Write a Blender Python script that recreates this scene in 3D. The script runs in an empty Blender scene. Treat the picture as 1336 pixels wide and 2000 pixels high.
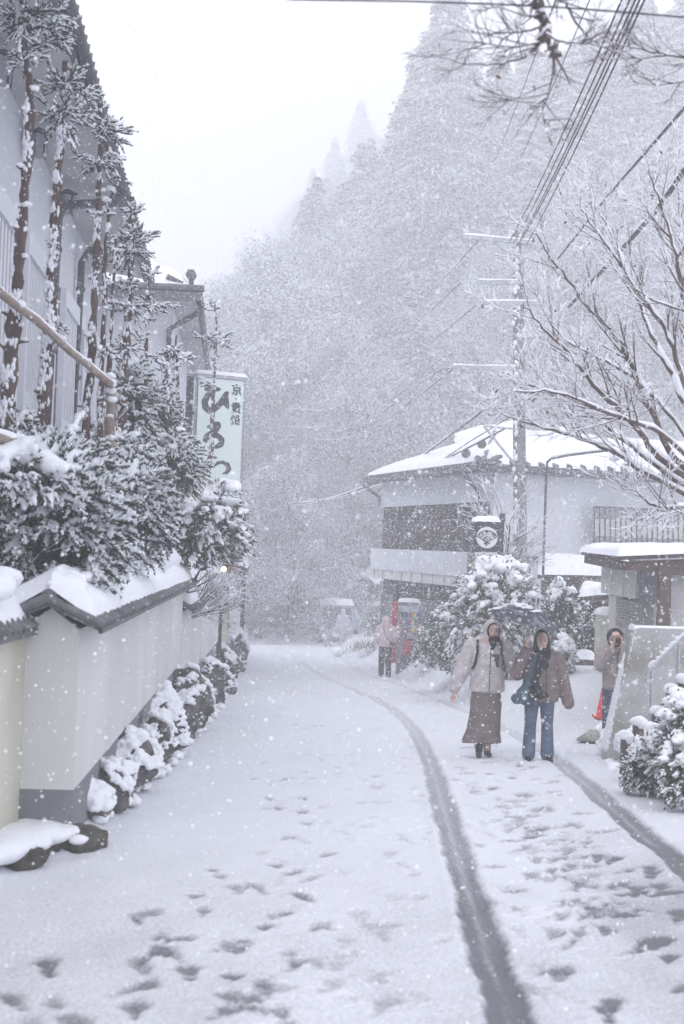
import bpy, math, random
import numpy as np
from mathutils import Vector, Matrix, Euler
random.seed(7); rng = np.random.default_rng(7)
R_ = math.radians
SC = bpy.context.scene; COL = SC.collection

# ---------------------------------------------------------------- camera
F, CX, CY, CAMZ = 2778.0, 668.0, 1000.0, 1.68
PITCH, ROLL = R_(1.38), 0.036
_r0 = Vector((1,0,0)); _f = Vector((0, math.cos(PITCH), math.sin(PITCH))); _u0 = Vector((0, -math.sin(PITCH), math.cos(PITCH)))
CR = math.cos(ROLL)*_r0 + math.sin(ROLL)*_u0
CU = math.cos(ROLL)*_u0 - math.sin(ROLL)*_r0
CAMP = Vector((0,0,CAMZ))
cd = bpy.data.cameras.new("camera"); cam = bpy.data.objects.new("camera", cd); COL.objects.link(cam)
cd.sensor_fit = 'VERTICAL'; cd.sensor_height = 36; cd.lens = 50; cd.clip_end = 2000; cd.clip_start = 0.05
cam.matrix_world = Matrix(((CR.x,CU.x,-_f.x,0),(CR.y,CU.y,-_f.y,0),(CR.z,CU.z,-_f.z,CAMZ),(0,0,0,1)))
cd.dof.use_dof = True; cd.dof.focus_distance = 27; cd.dof.aperture_fstop = 2.8
SC.camera = cam

# ---------------------------------------------------------------- world, sun, exposure
w = bpy.data.worlds.new("World"); SC.world = w; w.use_nodes = True
nt = w.node_tree; bg = nt.nodes["Background"]
sky = nt.nodes.new("ShaderNodeTexSky"); sky.sky_type = 'NISHITA'; sky.sun_disc = False
sky.sun_elevation = R_(50); sky.sun_rotation = R_(200); sky.dust_density = 6; sky.air_density = 1.5
hs = nt.nodes.new("ShaderNodeHueSaturation"); hs.inputs['Saturation'].default_value = .25; hs.inputs['Value'].default_value = 1
mx = nt.nodes.new("ShaderNodeMix"); mx.data_type = 'RGBA'; mx.inputs[0].default_value = .85
mx.inputs[7].default_value = (7.25, 7.4, 8.35, 1)      # the thick snow cloud that covers the sky
nt.links.new(sky.outputs[0], hs.inputs['Color']); nt.links.new(hs.outputs[0], mx.inputs[6]); nt.links.new(mx.outputs[2], bg.inputs[0])
bg.inputs[1].default_value = 0.12
sl = bpy.data.lights.new("sun", 'SUN'); sl.energy = 0.5; sl.angle = R_(25); sl.color = (1, .98, .95)
so = bpy.data.objects.new("sun", sl); COL.objects.link(so); so.rotation_euler = (R_(38), 0, R_(-20))
SC.view_settings.view_transform = 'Standard'; SC.view_settings.look = 'None'; SC.view_settings.gamma = 1
SC.view_settings.exposure = 0.74
SC.cycles.volume_bounces = 5; SC.cycles.max_bounces = 8; SC.cycles.diffuse_bounces = 4
SC.cycles.volume_step_rate = 1; SC.cycles.use_denoising = True

# ---------------------------------------------------------------- projection helpers (pixel of the photograph -> point of the place)
def ray(px, py): return _f + CR*((px-CX)/F) - CU*((py-CY)/F)
def at(px, py, Y): r = ray(px, py); return CAMP + r*(Y/r.y)
def sst(a, b, x): t = np.clip((x-a)/(b-a), 0, 1); return t*t*(3-2*t)
def gz(Y): return -0.048*Y + 0.25*sst(40, 60, Y)
def gp(px, py, dz=0.0):
    r = ray(px, py); Y = 20.0
    for _ in range(60):
        z = float(gz(Y)) + dz; Y2 = (z-CAMZ)/r.z*r.y if r.z < -1e-5 else 200.
        Y = .5*Y + .5*max(1., min(Y2, 300))
    return CAMP + r*(Y/r.y)
def hit(px, py, p0, n):
    r = ray(px, py); t = (Vector(p0)-CAMP).dot(n)/r.dot(n); return CAMP + r*t

# ---------------------------------------------------------------- materials
MATS = {}
def mat(name, col, rough=.8, col2=None, scale=4., bump=0., bscale=30., stretch=(1,1,1), detail=5, metal=0, emit=None, contrast=(.35,.65), spec=.3, thin=0):
    if name in MATS: return MATS[name]
    m = bpy.data.materials.new(name); m.use_nodes = True; n = m.node_tree; L = n.links
    b = n.nodes["Principled BSDF"]; b.inputs['Roughness'].default_value = rough; b.inputs['Metallic'].default_value = metal
    b.inputs['Specular IOR Level'].default_value = spec
    b.inputs['Base Color'].default_value = (*col, 1)
    tc = n.nodes.new("ShaderNodeTexCoord"); mp = n.nodes.new("ShaderNodeMapping"); mp.inputs['Scale'].default_value = stretch
    L.new(tc.outputs['Object'], mp.inputs[0])
    if col2 is not None:
        nz = n.nodes.new("ShaderNodeTexNoise"); nz.inputs['Scale'].default_value = scale; nz.inputs['Detail'].default_value = detail
        L.new(mp.outputs[0], nz.inputs['Vector'])
        cr = n.nodes.new("ShaderNodeValToRGB"); cr.color_ramp.elements[0].position = contrast[0]; cr.color_ramp.elements[1].position = contrast[1]
        cr.color_ramp.elements[0].color = (*col, 1); cr.color_ramp.elements[1].color = (*col2, 1)
        L.new(nz.outputs[0], cr.inputs[0]); L.new(cr.outputs[0], b.inputs['Base Color'])
    if bump:
        n2 = n.nodes.new("ShaderNodeTexNoise"); n2.inputs['Scale'].default_value = bscale; n2.inputs['Detail'].default_value = 4
        L.new(mp.outputs[0], n2.inputs['Vector'])
        bp = n.nodes.new("ShaderNodeBump"); bp.inputs['Strength'].default_value = 1; bp.inputs['Distance'].default_value = bump
        L.new(n2.outputs[0], bp.inputs['Height']); L.new(bp.outputs[0], b.inputs['Normal'])
    if emit:
        b.inputs['Emission Color'].default_value = (*emit[0], 1); b.inputs['Emission Strength'].default_value = emit[1]
    MATS[name] = m; return m

SNOW = mat('snow', (.83,.84,.88), .85, bump=.012, bscale=28, spec=.2)
SNOWF = mat('snow_far', (.84,.85,.89), .9, spec=.1)
PLAST = mat('plaster', (.53,.54,.53), .9, (.67,.67,.65), 1.1, bump=.002, bscale=60, stretch=(1,1,.5), contrast=(.2,.75))
PLASTO = mat('old_plaster', (.44,.43,.33), .9, (.62,.615,.54), 1.5, bump=.003, bscale=40, stretch=(1,1,.5), contrast=(.2,.75))
GREYB = mat('grey_render', (.19,.19,.205), .9, (.23,.23,.245), 3, bump=.002, bscale=50)
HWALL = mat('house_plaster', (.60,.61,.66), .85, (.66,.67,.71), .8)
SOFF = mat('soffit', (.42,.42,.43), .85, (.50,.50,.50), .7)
TILE = mat('roof_tile', (.085,.085,.09), .6, (.17,.17,.175), 12, bump=.004, bscale=40)
DARK = mat('dark_metal', (.035,.035,.04), .5, (.06,.06,.065), 8)
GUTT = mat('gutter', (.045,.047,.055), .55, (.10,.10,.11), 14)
WINB = mat('window_bar', (.70,.71,.75), .6)
WING = mat('window_back', (.27,.28,.32), .4)
GLASS = mat('dark_glass', (.05,.055,.07), .15)
ROCK = mat('rock', (.045,.04,.038), .9, (.15,.14,.135), 6, bump=.03, bscale=14)
MOSS = mat('mossy_rock', (.035,.033,.028), .95, (.10,.095,.08), 8, bump=.03, bscale=16)
BARK = mat('bark', (.075,.052,.045), .95, (.15,.115,.10), 9, bump=.012, bscale=25, stretch=(1,1,.3))
BARKR = mat('cedar_bark', (.055,.036,.032), .95, (.12,.085,.075), 10, bump=.012, bscale=22, stretch=(1,1,.25))
LOG = mat('peeled_log', (.22,.17,.14), .85, (.34,.28,.24), 7, bump=.006, bscale=20, stretch=(1,1,.3))
TWIG = mat('twig', (.08,.062,.062), .9, (.12,.09,.09), 9)
NEED = mat('needles', (.028,.042,.03), .75, (.06,.085,.055), 9)
NEEDL = mat('needles_light', (.045,.065,.038), .7, (.095,.125,.07), 9)
LEAFB = mat('leaves_bush', (.04,.055,.035), .6, (.10,.12,.07), 7)
FFAR = mat('forest_leaves', (.035,.045,.038), .85, (.07,.08,.065), 1.5)
WOODD = mat('dark_wood', (.05,.036,.034), .8, (.085,.065,.06), 6, stretch=(1,1,.2))
WOODB = mat('brown_wood', (.075,.052,.043), .8, (.13,.095,.08), 5, stretch=(1,1,.2))
CONC = mat('concrete', (.36,.36,.37), .9, (.44,.44,.45), 2.2, bump=.003, bscale=40, stretch=(1,1,.5))
CONCS = mat('stained_concrete', (.20,.19,.15), .9, (.40,.40,.40), 1.6, bump=.004, bscale=30, contrast=(.3,.55))
PANEL = mat('beige_panel', (.50,.49,.46), .7, (.55,.54,.51), 2)
STEEL = mat('galvanised_steel', (.33,.34,.36), .4, (.42,.43,.45), 10, metal=.5)
INK = mat('ink', (.03,.033,.038), .6)
SIGNF = mat('sign_face', (.74,.84,.79), .45)
RED = mat('red_paint', (.42,.04,.07), .6)
FOAM = None
# ---------------------------------------------------------------- mesh building
def V3(a): return np.asarray([tuple(x) for x in a], dtype=float) if not isinstance(a, np.ndarray) else a
class MB:
    def __init__(s): s.v=[]; s.f=[]; s.m=[]; s.n=0
    def add(s, V, Fc, m=0):
        V = np.asarray(V, float); Fc = np.asarray(Fc, int)
        if len(V)==0: return s
        s.v.append(V); s.f.append(Fc+s.n); s.m.append(np.full(len(Fc), m)); s.n += len(V); return s
    def box(s, c, size, rot=None, m=0):
        h = np.array(size)/2
        V = np.array([(x,y,z) for x in (-1,1) for y in (-1,1) for z in (-1,1)])*h
        if rot is not None: V = V @ np.array(Matrix(rot).to_3x3()).T
        return s.add(V+np.array(c), [(0,1,3,2),(4,6,7,5),(0,4,5,1),(2,3,7,6),(0,2,6,4),(1,5,7,3)], m)
    def beam(s, a, b, w, h, m=0, up=(0,0,1)):
        a = Vector(a); b = Vector(b); d = (b-a); L = d.length; d = d.normalized(); u = Vector(up)
        sx = d.cross(u).normalized(); uz = sx.cross(d)
        V = [a+sx*(x*w/2)+uz*(z*h/2)+d*(L*t) for t in (0,1) for x,z in ((-1,-1),(1,-1),(1,1),(-1,1))]
        return s.add(V3(V), [(3,2,1,0),(4,5,6,7),(0,1,5,4),(1,2,6,5),(2,3,7,6),(3,0,4,7)], m)
    def prism(s, pts, off, m=0):          # pts: loop of 3d points; off: vector
        P = V3(pts); n = len(P); Q = P+np.array(off); s.add(np.vstack([P,Q]), [(i,(i+1)%n,(i+1)%n+n,i+n) for i in range(n)], m)
        b = s.n-2*n
        s.v.append(np.zeros((0,3))); 
        s.f.append(np.array([list(range(n))[::-1]])+b); s.m.append(np.array([m])); s.v.append(np.zeros((0,3))); s.f.append(np.array([list(range(n,2*n))])+b); s.m.append(np.array([m]))
        return s
    def tube(s, P, r, k=6, m=0, cap=True):
        P = V3(P); n = len(P); r = np.broadcast_to(np.asarray(r, float), (n,))
        T = np.gradient(P, axis=0); T /= np.linalg.norm(T, axis=1)[:,None]+1e-9
        ref = np.array([0,0,1.]) if abs(T[:,2]).mean() < .85 else np.array([1.,0,0])
        A = np.cross(T, ref); A /= np.linalg.norm(A, axis=1)[:,None]+1e-9; B = np.cross(T, A)
        an = np.arange(k)*2*math.pi/k
        V = (P[:,None]+r[:,None,None]*(np.cos(an)[None,:,None]*A[:,None]+np.sin(an)[None,:,None]*B[:,None])).reshape(-1,3)
        i = np.arange(n-1)[:,None]*k; j = np.arange(k)[None]; jn = (j+1)%k
        Fc = np.stack([i+j, i+jn, i+k+jn, i+k+j], -1).reshape(-1,4)
        s.add(V, Fc, m)
        if cap:
            b = s.n-len(V); s.v.append(P[[0,-1]]); c0 = s.n; s.n += 2
            s.f.append(np.array([(b+(q+1)%k, b+q, c0) for q in range(k)]+[(b+(n-1)*k+q, b+(n-1)*k+(q+1)%k, c0+1) for q in range(k)])); s.m.append(np.full(2*k, m))
        return s
    def lathe(s, c, prof, k=16, m=0, rot=None):   # prof (r,z)
        an = np.arange(k)*2*math.pi/k
        V = np.array([(r*math.cos(a), r*math.sin(a), z) for r,z in prof for a in an])
        if rot is not None: V = V @ np.array(Matrix(rot).to_3x3()).T
        n = len(prof)
        Fc = [(i*k+j, i*k+(j+1)%k, (i+1)*k+(j+1)%k, (i+1)*k+j) for i in range(n-1) for j in range(k)]
        return s.add(V+np.array(c), Fc, m)
    def blobs(s, C, S, Rm=None, amp=.18, m=0, sub=2, freq=3.):     # many lumpy ellipsoids
        T, TF = ICO[sub]; C = np.atleast_2d(C); N = len(C); S = np.broadcast_to(S, (N,3))
        ph = rng.uniform(0, 6.28, (N,1,3)); D = rng.normal(size=(N,3,3))*freq
        nz = sum(np.sin(np.einsum('vk,nk->nv', T, D[:,q])+ph[:,:,q]) for q in range(3))/3
        V = T[None]*(1+amp*nz[:,:,None])*S[:,None]
        if Rm is not None: V = np.einsum('nij,nvj->nvi', Rm, V)
        V = V+C[:,None]
        Fc = (TF[None]+(np.arange(N)*len(T))[:,None,None]).reshape(-1,3)
        return s.add(V.reshape(-1,3), Fc, m)
    def cones(s, Bp, D, L, r, k=3, m=0):
        Bp = np.asarray(Bp); N = len(Bp); D = D/(np.linalg.norm(D,axis=1)[:,None]+1e-9)
        ref = rng.normal(size=(N,3)); A = np.cross(D,ref); A /= np.linalg.norm(A,axis=1)[:,None]+1e-9; B = np.cross(D,A)
        an = np.arange(k)*2*math.pi/k; r = np.broadcast_to(r,(N,)); L = np.broadcast_to(L,(N,))
        mid = Bp+D*(L*.35)[:,None]
        ring = mid[:,None]+r[:,None,None]*(np.cos(an)[None,:,None]*A[:,None]+np.sin(an)[None,:,None]*B[:,None])
        V = np.concatenate([Bp[:,None], ring, (Bp+D*L[:,None])[:,None]], 1)
        base = np.arange(N)[:,None,None]*(k+2); j = np.arange(k); jn=(j+1)%k
        f1 = np.stack([np.zeros(k,int), 1+jn, 1+j],-1); f2 = np.stack([1+j,1+jn,np.full(k,k+1)],-1)
        return s.add(V.reshape(-1,3), (base+np.concatenate([f1,f2])[None]).reshape(-1,3), m)
    def leaves(s, C, D, Nn, L, W, m=0):     # quads: centre, long axis, normal
        N = len(C); D = D/(np.linalg.norm(D,axis=1)[:,None]+1e-9); X = np.cross(D,Nn); X /= np.linalg.norm(X,axis=1)[:,None]+1e-9
        L = np.broadcast_to(L,(N,))[:,None]; W = np.broadcast_to(W,(N,))[:,None]
        V = np.stack([C-D*L/2, C+X*W/2+D*L*.05, C+D*L/2, C-X*W/2+D*L*.05],1)
        return s.add(V.reshape(-1,3), (np.arange(N)[:,None]*4+np.arange(4)[None]), m)
    def arrays(s): return np.vstack(s.v), s.f, np.concatenate(s.m)
def _ico(sub):
    import bmesh
    b = bmesh.new(); bmesh.ops.create_icosphere(b, subdivisions=sub, radius=1); b.verts.ensure_lookup_table()
    V = np.array([v.co[:] for v in b.verts]); Fc = np.array([[v.index for v in f.verts] for f in b.faces]); b.free(); return V, Fc
ICO = {k:_ico(k) for k in (1,2,3,4)}

def mesh_of(name, mb, mats, org=(0,0,0), smooth=False):
    V, Fs, M = mb.arrays(); V = V-np.array(org)[None]
    me = bpy.data.meshes.new(name)
    me.vertices.add(len(V)); me.vertices.foreach_set("co", V.astype(np.float32).ravel())
    loops = np.concatenate([f.ravel() for f in Fs]); cnt = np.concatenate([np.full(len(f), f.shape[1]) for f in Fs])
    st = np.concatenate([[0], np.cumsum(cnt)[:-1]])
    me.loops.add(len(loops)); me.loops.foreach_set("vertex_index", loops.astype(np.int32))
    me.polygons.add(len(cnt)); me.polygons.foreach_set("loop_start", st.astype(np.int32))
    me.polygons.foreach_set("material_index", M.astype(np.int32))
    me.polygons.foreach_set("use_smooth", np.full(len(cnt), smooth))
    for m_ in (mats if isinstance(mats,(list,tuple)) else [mats]): me.materials.append(m_)
    me.update(calc_edges=True); me.validate(); return me
def obj(name, mb, mats, parent=None, smooth=False, label=None):
    if isinstance(mb, MB): me = mesh_of(name, mb, mats, tuple(parent.location) if parent is not None and parent.parent is None else (tuple(parent.parent.location) if parent is not None and parent.type=='MESH' and parent.parent is not None else (0,0,0)), smooth)
    else: me = mb
    o = bpy.data.objects.new(name, me); COL.objects.link(o)
    if parent is not None: o.parent = parent
    if label: o['label'] = label
    return o
def thing(name, label, cat, loc=(0,0,0), group=None, kind=None):
    o = bpy.data.objects.new(name, None); COL.objects.link(o); o.location = loc; o.empty_display_size = .2
    o['label'] = label; o['category'] = cat
    if group: o['group'] = group
    if kind: o['kind'] = kind
    return o
def tag(o, label, cat, group=None, kind=None):
    o['label'] = label; o['category'] = cat
    if group: o['group'] = group
    if kind: o['kind'] = kind
    return o
def struct(o): o['kind'] = 'structure'; return o
def dup(root, loc, rz=0., sc=1., label=None, group=None, scz=None):
    r = root.copy(); COL.objects.link(r); r.location = loc; r.rotation_euler = (0,0,rz); r.scale = (sc,sc,scz or sc)
    if label: r['label'] = label
    if group: r['group'] = group
    for ch in list(root.children):
        c = ch.copy(); COL.objects.link(c); c.parent = r
        for g in list(ch.children):
            d = g.copy(); COL.objects.link(d); d.parent = c
    return r

# union of closed shapes grown into ONE skin (voxel remesh), baked
def merge(mb, voxel=.02, smooth=4, org=(0,0,0), mats=None, name='skin'):
    me = mesh_of('tmp', mb, [], org); o = bpy.data.objects.new('tmp', me); COL.objects.link(o)
    r = o.modifiers.new('r','REMESH'); r.mode = 'VOXEL'; r.voxel_size = voxel; r.use_smooth_shade = True
    if smooth: q = o.modifiers.new('s','SMOOTH'); q.iterations = smooth; q.factor = .5
    dg = bpy.context.evaluated_depsgraph_get(); dg.update()
    m2 = bpy.data.meshes.new_from_object(o.evaluated_get(dg)); bpy.data.objects.remove(o); m2.name = name
    m2.materials.clear()
    for m_ in (mats if isinstance(mats,(list,tuple)) else [mats]): m2.materials.append(m_)
    m2.polygons.foreach_set("use_smooth", np.full(len(m2.polygons), True))
    return m2
def capsule(mb, a, b, r0, r1, k=12, m=0, sq=(1,1)):
    a = np.array(a,float); b = np.array(b,float); d = b-a; L = np.linalg.norm(d)+1e-9; d = d/L
    P=[];Rr=[]
    for t in (90,75,60,40,20): P.append(a-d*r0*math.sin(R_(t))); Rr.append(max(r0*math.cos(R_(t)),1e-4))
    for t in (0,.25,.5,.75,1): P.append(a+d*L*t); Rr.append(r0+(r1-r0)*t)
    for t in (20,40,60,75,90): P.append(b+d*r1*math.sin(R_(t))); Rr.append(max(r1*math.cos(R_(t)),1e-4))
    P = np.array(P); n=len(P)
    ref = np.array([0,0,1.]) if abs(d[2])<.9 else np.array([1.,0,0]); A=np.cross(d,ref); A/=np.linalg.norm(A); B=np.cross(d,A)
    an=np.arange(k)*2*math.pi/k; Rr=np.array(Rr)
    V=(P[:,None]+Rr[:,None,None]*(np.cos(an)[None,:,None]*A*sq[0]+np.sin(an)[None,:,None]*B*sq[1])).reshape(-1,3)
    i=np.arange(n-1)[:,None]*k; j=np.arange(k)[None]; jn=(j+1)%k
    mb.add(V, np.stack([i+j,i+k+j,i+k+jn,i+jn],-1).reshape(-1,4), m)
    b0 = mb.n-len(V)
    mb.f.append(np.array([list(range(k))])+b0); mb.m.append(np.array([m])); mb.f.append(np.array([list(range(k))[::-1]])+b0+(n-1)*k); mb.m.append(np.array([m]))
def ell(mb, c, r, rot=None, sub=3, m=0):
    T,TF = ICO[sub]; V=T*np.array(r)
    if rot is not None: V = V@np.array(Matrix(rot).to_3x3()).T
    mb.add(V+np.array(c), TF, m)

def nz3(P, s=1., seed=0, oct=3):
    r = np.random.default_rng(seed); out = 0; a = 1.; tot=0
    for o in range(oct):
        for q in range(5):
            d = r.normal(size=P.shape[-1])*s*(2.1**o); out = out + a*np.sin(P@d + r.uniform(0,6.28))/5*2.2
        tot += a; a *= .5
    return out/tot

def snow_sheet(mb, A, B, C, D, th=.12, nu=60, nv=16, lump=.35, seed=1, scal=0, edge=.06, fr=3., m=0):
    """snow lying on the sloping quad A-B (low edge), D-C (high edge)"""
    A,B,C,D = [np.array(x,float) for x in (A,B,C,D)]
    u = np.linspace(0,1,nu)[:,None]; v = np.linspace(0,1,nv)[None]
    P = ((1-u)*(1-v))[...,None]*A+(u*(1-v))[...,None]*B+(u*v)[...,None]*C+((1-u)*v)[...,None]*D
    Wd = np.linalg.norm(D-A); Ln = np.linalg.norm(B-A)
    # ragged low edge
    out = (A-D)/max(Wd,1e-6)
    rag = edge*nz3(P[:,0]*1., fr*1.5, seed+5)[:,None]
    if scal: rag = rag*.3 - .035*(np.abs(np.sin(u*math.pi*scal))**.5)
    P = P + (rag*(1-v)**3)[...,None]*out
    du = np.minimum(u, 1-u)*Ln; dv = np.minimum(v*Wd+.0, (1-v)*Wd+1.)
    r = th*1.1; e = np.sqrt(np.clip(1-(1-np.clip(du/r,0,1))**2,0,1))*np.sqrt(np.clip(1-(1-np.clip((dv)/r,0,1))**2,0,1))
    h = th*e*(1+lump*nz3(P.reshape(-1,3), fr, seed).reshape(nu,nv))
    Top = P.copy(); Top[...,2] += h
    Bot = P.copy(); Bot[...,2] += .0
    V = np.vstack([Top.reshape(-1,3), Bot.reshape(-1,3)])
    i = np.arange(nu-1)[:,None]*nv; j = np.arange(nv-1)[None]
    q = np.stack([i+j,i+nv+j,i+nv+j+1,i+j+1],-1).reshape(-1,4); off = nu*nv
    Fs = [q, q[:,::-1]+off]
    rim = [k*nv for k in range(nu)]+[(nu-1)*nv+k for k in range(1,nv)]+[k*nv+nv-1 for k in range(nu-2,-1,-1)]+[k for k in range(nv-2,0,-1)]
    rq = [(rim[(k+1)%len(rim)], rim[k], rim[k]+off, rim[(k+1)%len(rim)]+off) for k in range(len(rim))]
    mb.add(V, np.vstack([Fs[0],Fs[1],np.array(rq)]), m); return mb

# ---------------------------------------------------------------- branches
def basis(d):
    d = d/np.linalg.norm(d); a = np.cross(d, [0,0,1.]) if abs(d[2])<.95 else np.cross(d,[1.,0,0]); a/=np.linalg.norm(a); return d,a,np.cross(d,a)
def grow(out, p, d, L, r, lev, rg, kids=(5,5,4), ang=(30,60), up=.1, wob=.18, lenf=.55, minr=.0015):
    n = max(4, int(5+lev)); P=[np.array(p,float)]; dd = np.array(d,float)/np.linalg.norm(d)
    for i in range(n-1):
        dd = dd + rg.normal(size=3)*wob*.5 + np.array([0,0,up]); dd/=np.linalg.norm(dd); P.append(P[-1]+dd*L/(n-1))
    P=np.array(P); rr = r*np.linspace(1,.3,n); out.append((P,rr,lev))
    if lev<=0: return
    for k in range(kids[-lev] if lev<=len(kids) else kids[0]):
        t = rg.uniform(.18,1); i = min(int(t*(n-1)), n-2); fr=t*(n-1)-i; q = P[i]*(1-fr)+P[i+1]*fr
        td,a,b = basis(P[i+1]-P[i]); th=R_(rg.uniform(*ang)); ph=rg.uniform(0,6.28)
        nd = td*math.cos(th)+(a*math.cos(ph)+b*math.sin(ph))*math.sin(th)
        grow(out, q, nd, L*lenf*(1.15-.5*t)*rg.uniform(.7,1.2), max(minr, r*(1-.6*t)*.55), lev-1, rg, kids, ang, up, wob, lenf, minr)
def wood_mesh(br, k0=6):
    mb = MB()
    for P,rr,lev in br: mb.tube(P, rr, k0 if lev>=2 else (4 if lev==1 else 3), cap=lev>=2)
    return mb
def snow_on(br, f=1.0, mn=.004, keep=1., maxv=.8, k=4):
    mb = MB()
    for P,rr,lev in br:
        T = P[1:]-P[:-1]; T/= np.linalg.norm(T,axis=1)[:,None]+1e-9
        if abs(T[:,2]).mean()>maxv or (keep<1 and random.random()>keep): continue
        Q = P.copy(); s = np.maximum(rr*.95*f, mn); s = s*(1+.25*rng.normal(size=len(s))).clip(.5,1.6); Q[:,2]+= rr*.55+s*.6
        s[-1]*=.5
        mb.tube(Q, s, k, cap=False)
    return mb
# ================================================================ GROUND
def poly_d(X, Y, pts):        # distance to polyline and arclength
    best = np.full(X.shape, 1e9); side = np.zeros(X.shape)
    for a,b in zip(pts[:-1], pts[1:]):
        d = b-a; L2 = d@d; t = np.clip(((X-a[0])*d[0]+(Y-a[1])*d[1])/L2, 0, 1)
        dx = X-(a[0]+t*d[0]); dy = Y-(a[1]+t*d[1]); ds = np.hypot(dx,dy); s_ = (dx*d[1]-dy*d[0])/math.sqrt(L2)
        mk = ds<best; best = np.where(mk, ds, best); side = np.where(mk, s_, side)
    return best, side
def smoothpts(px, n=8):
    P = np.array([gp(*p)[:2] for p in px]); out=[]
    Pp = np.vstack([2*P[0]-P[1], P, 2*P[-1]-P[-2]])
    for i in range(1, len(Pp)-2):
        for t in np.linspace(0,1,n,endpoint=False):
            a,b,c,d = Pp[i-1:i+3]
            out.append(.5*((2*b)+(-a+c)*t+(2*a-5*b+4*c-d)*t*t+(-a+3*b-3*c+d)*t**3))
    out.append(P[-1]); return np.array(out)
TL = smoothpts([(1030,2150),(998,2000),(958,1880),(930,1790),(902,1700),(880,1620),(858,1545),(838,1485),(815,1435),(785,1400),(745,1373),(690,1347),(640,1325),(600,1302),(582,1287),(557,1271),(520,1261),(470,1254)])
TR = smoothpts([(1500,1830),(1400,1745),(1336,1693),(1280,1648),(1220,1597),(1160,1543),(1110,1503),(1060,1465),(1000,1430),(940,1402),(890,1383),(850,1365),(800,1345),(740,1325),(700,1308),(672,1287),(652,1270),(615,1259),(570,1252)])
prints = []
def P_(px,py,s=1.,a=None,depth=1.): g=gp(px,py); prints.append((g.x,g.y,s,rng.uniform(-.5,.5) if a is None else a,depth))
for p in [(95,1888),(108,1962),(265,1799),(285,1792),(310,1832),(318,1855),(300,1862),(340,1838),(380,1755),(398,1783),(260,1935),(285,1920),(275,1885),(345,1868),(370,1900),(465,1738),(520,1812),(535,1795),(505,1735),(480,1838),(462,1855),(440,1845),(565,1866),(575,1885),(555,1790),(598,1756),(605,1715),(570,1705),(500,1962),(520,1945),(510,1930),(445,1945),(440,1980),(455,1910),(550,1988),(265,1980),(60,2010),(150,2005),(415,1702),(430,1712),(540,1690),(635,1670),(560,1635),(590,1585),(600,1608),(545,1578),(595,1558),(525,1555),(560,1520),(610,1520),(495,1520),(30,1955),(620,1812),(635,1810)]:
    P_(*p, s=rng.uniform(.8,1.1), depth=rng.uniform(.6,1))
for p in [(945,1490),(905,1512),(955,1512),(895,1500),(930,1530),(925,1545),(960,1540),(975,1572),(985,1580),(990,1565),(1010,1600),(1040,1605),(1045,1618),(1000,1615),(1030,1630),(1080,1640),(1072,1660),(1110,1665),(1120,1722),(1115,1690),(1105,1700),(1075,1702),(1145,1645),(1165,1672),(1160,1655),(1200,1680),(1225,1698),(1225,1735),(1245,1745),(1205,1725),(1190,1738),(1215,1748),(1250,1782),(1150,1790),(1160,1795),(1210,1795),(1250,1852),(1265,1848),(1310,1868),(1190,1770),(1085,1832),(1090,1890),(1095,1900),(1195,1965),(1185,1980),(1290,1730),(1300,1745),(1330,1790),(1050,1520),(1075,1528),(1040,1500),(1020,1550),(1000,1520),(1090,1552),(1130,1590),(1180,1620),(1060,1580),(1130,1610),(960,1694),(1005,1740),(1010,1780),(1270,1700),(1330,1930)]:
    P_(*p, s=rng.uniform(.8,1.15), a=rng.uniform(-.9,-.1), depth=rng.uniform(.6,1.1))
for _ in range(240):
    px = rng.uniform(500,1130); py = rng.uniform(1330,1640) if rng.random()<.75 else rng.uniform(1600,1990)
    P_(px,py,rng.uniform(.6,1.),depth=rng.uniform(.1,.45))
for _ in range(110):
    t = rng.uniform(); P_(940+230*t+rng.normal()*45, 1480+330*t+rng.normal()*30, rng.uniform(.7,1.05), rng.uniform(-.8,0), rng.uniform(.35,.9))
prints = np.array(prints)

EDGE_L = np.array([gp(*p)[:2] for p in [(20,1730),(60,1690),(165,1668),(230,1600),(300,1530),(380,1445),(440,1372),(472,1318),(480,1262),(478,1245)]])
EDGE_R = np.array([gp(*p)[:2] for p in [(1336,1580),(1270,1540),(1215,1500),(1190,1470)]])
def hillz(X, Y):
    r1 = np.maximum(0, Y-64)*.33*sst(60,80,Y)*(1-.8*sst(8,30,-X))
    r2 = np.maximum(0, X-1.5-.02*(Y-60))*.62*sst(60,86,Y)
    r3 = np.minimum(np.maximum(0, -X-14)*.3*sst(50,80,Y),5)
    return np.minimum(r1+r2+r3, 62)
def gheight(X, Y):
    z = gz(Y) + hillz(X,Y)
    xe = np.interp(Y, EDGE_L[:,1], EDGE_L[:,0])
    z = z + .17*sst(0.05,.45,xe-X)*(Y<45)
    u = X-(2.6-.075*(Y-31)); z = z + sst(20,28,Y)*(.5*sst(-.3,.5,u)+.35*sst(.6,2,u))*(1-sst(60,75,Y))
    return z
def gg(x, Y): return float(gheight(np.array([float(x)]), np.array([float(Y)]))[0])
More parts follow.
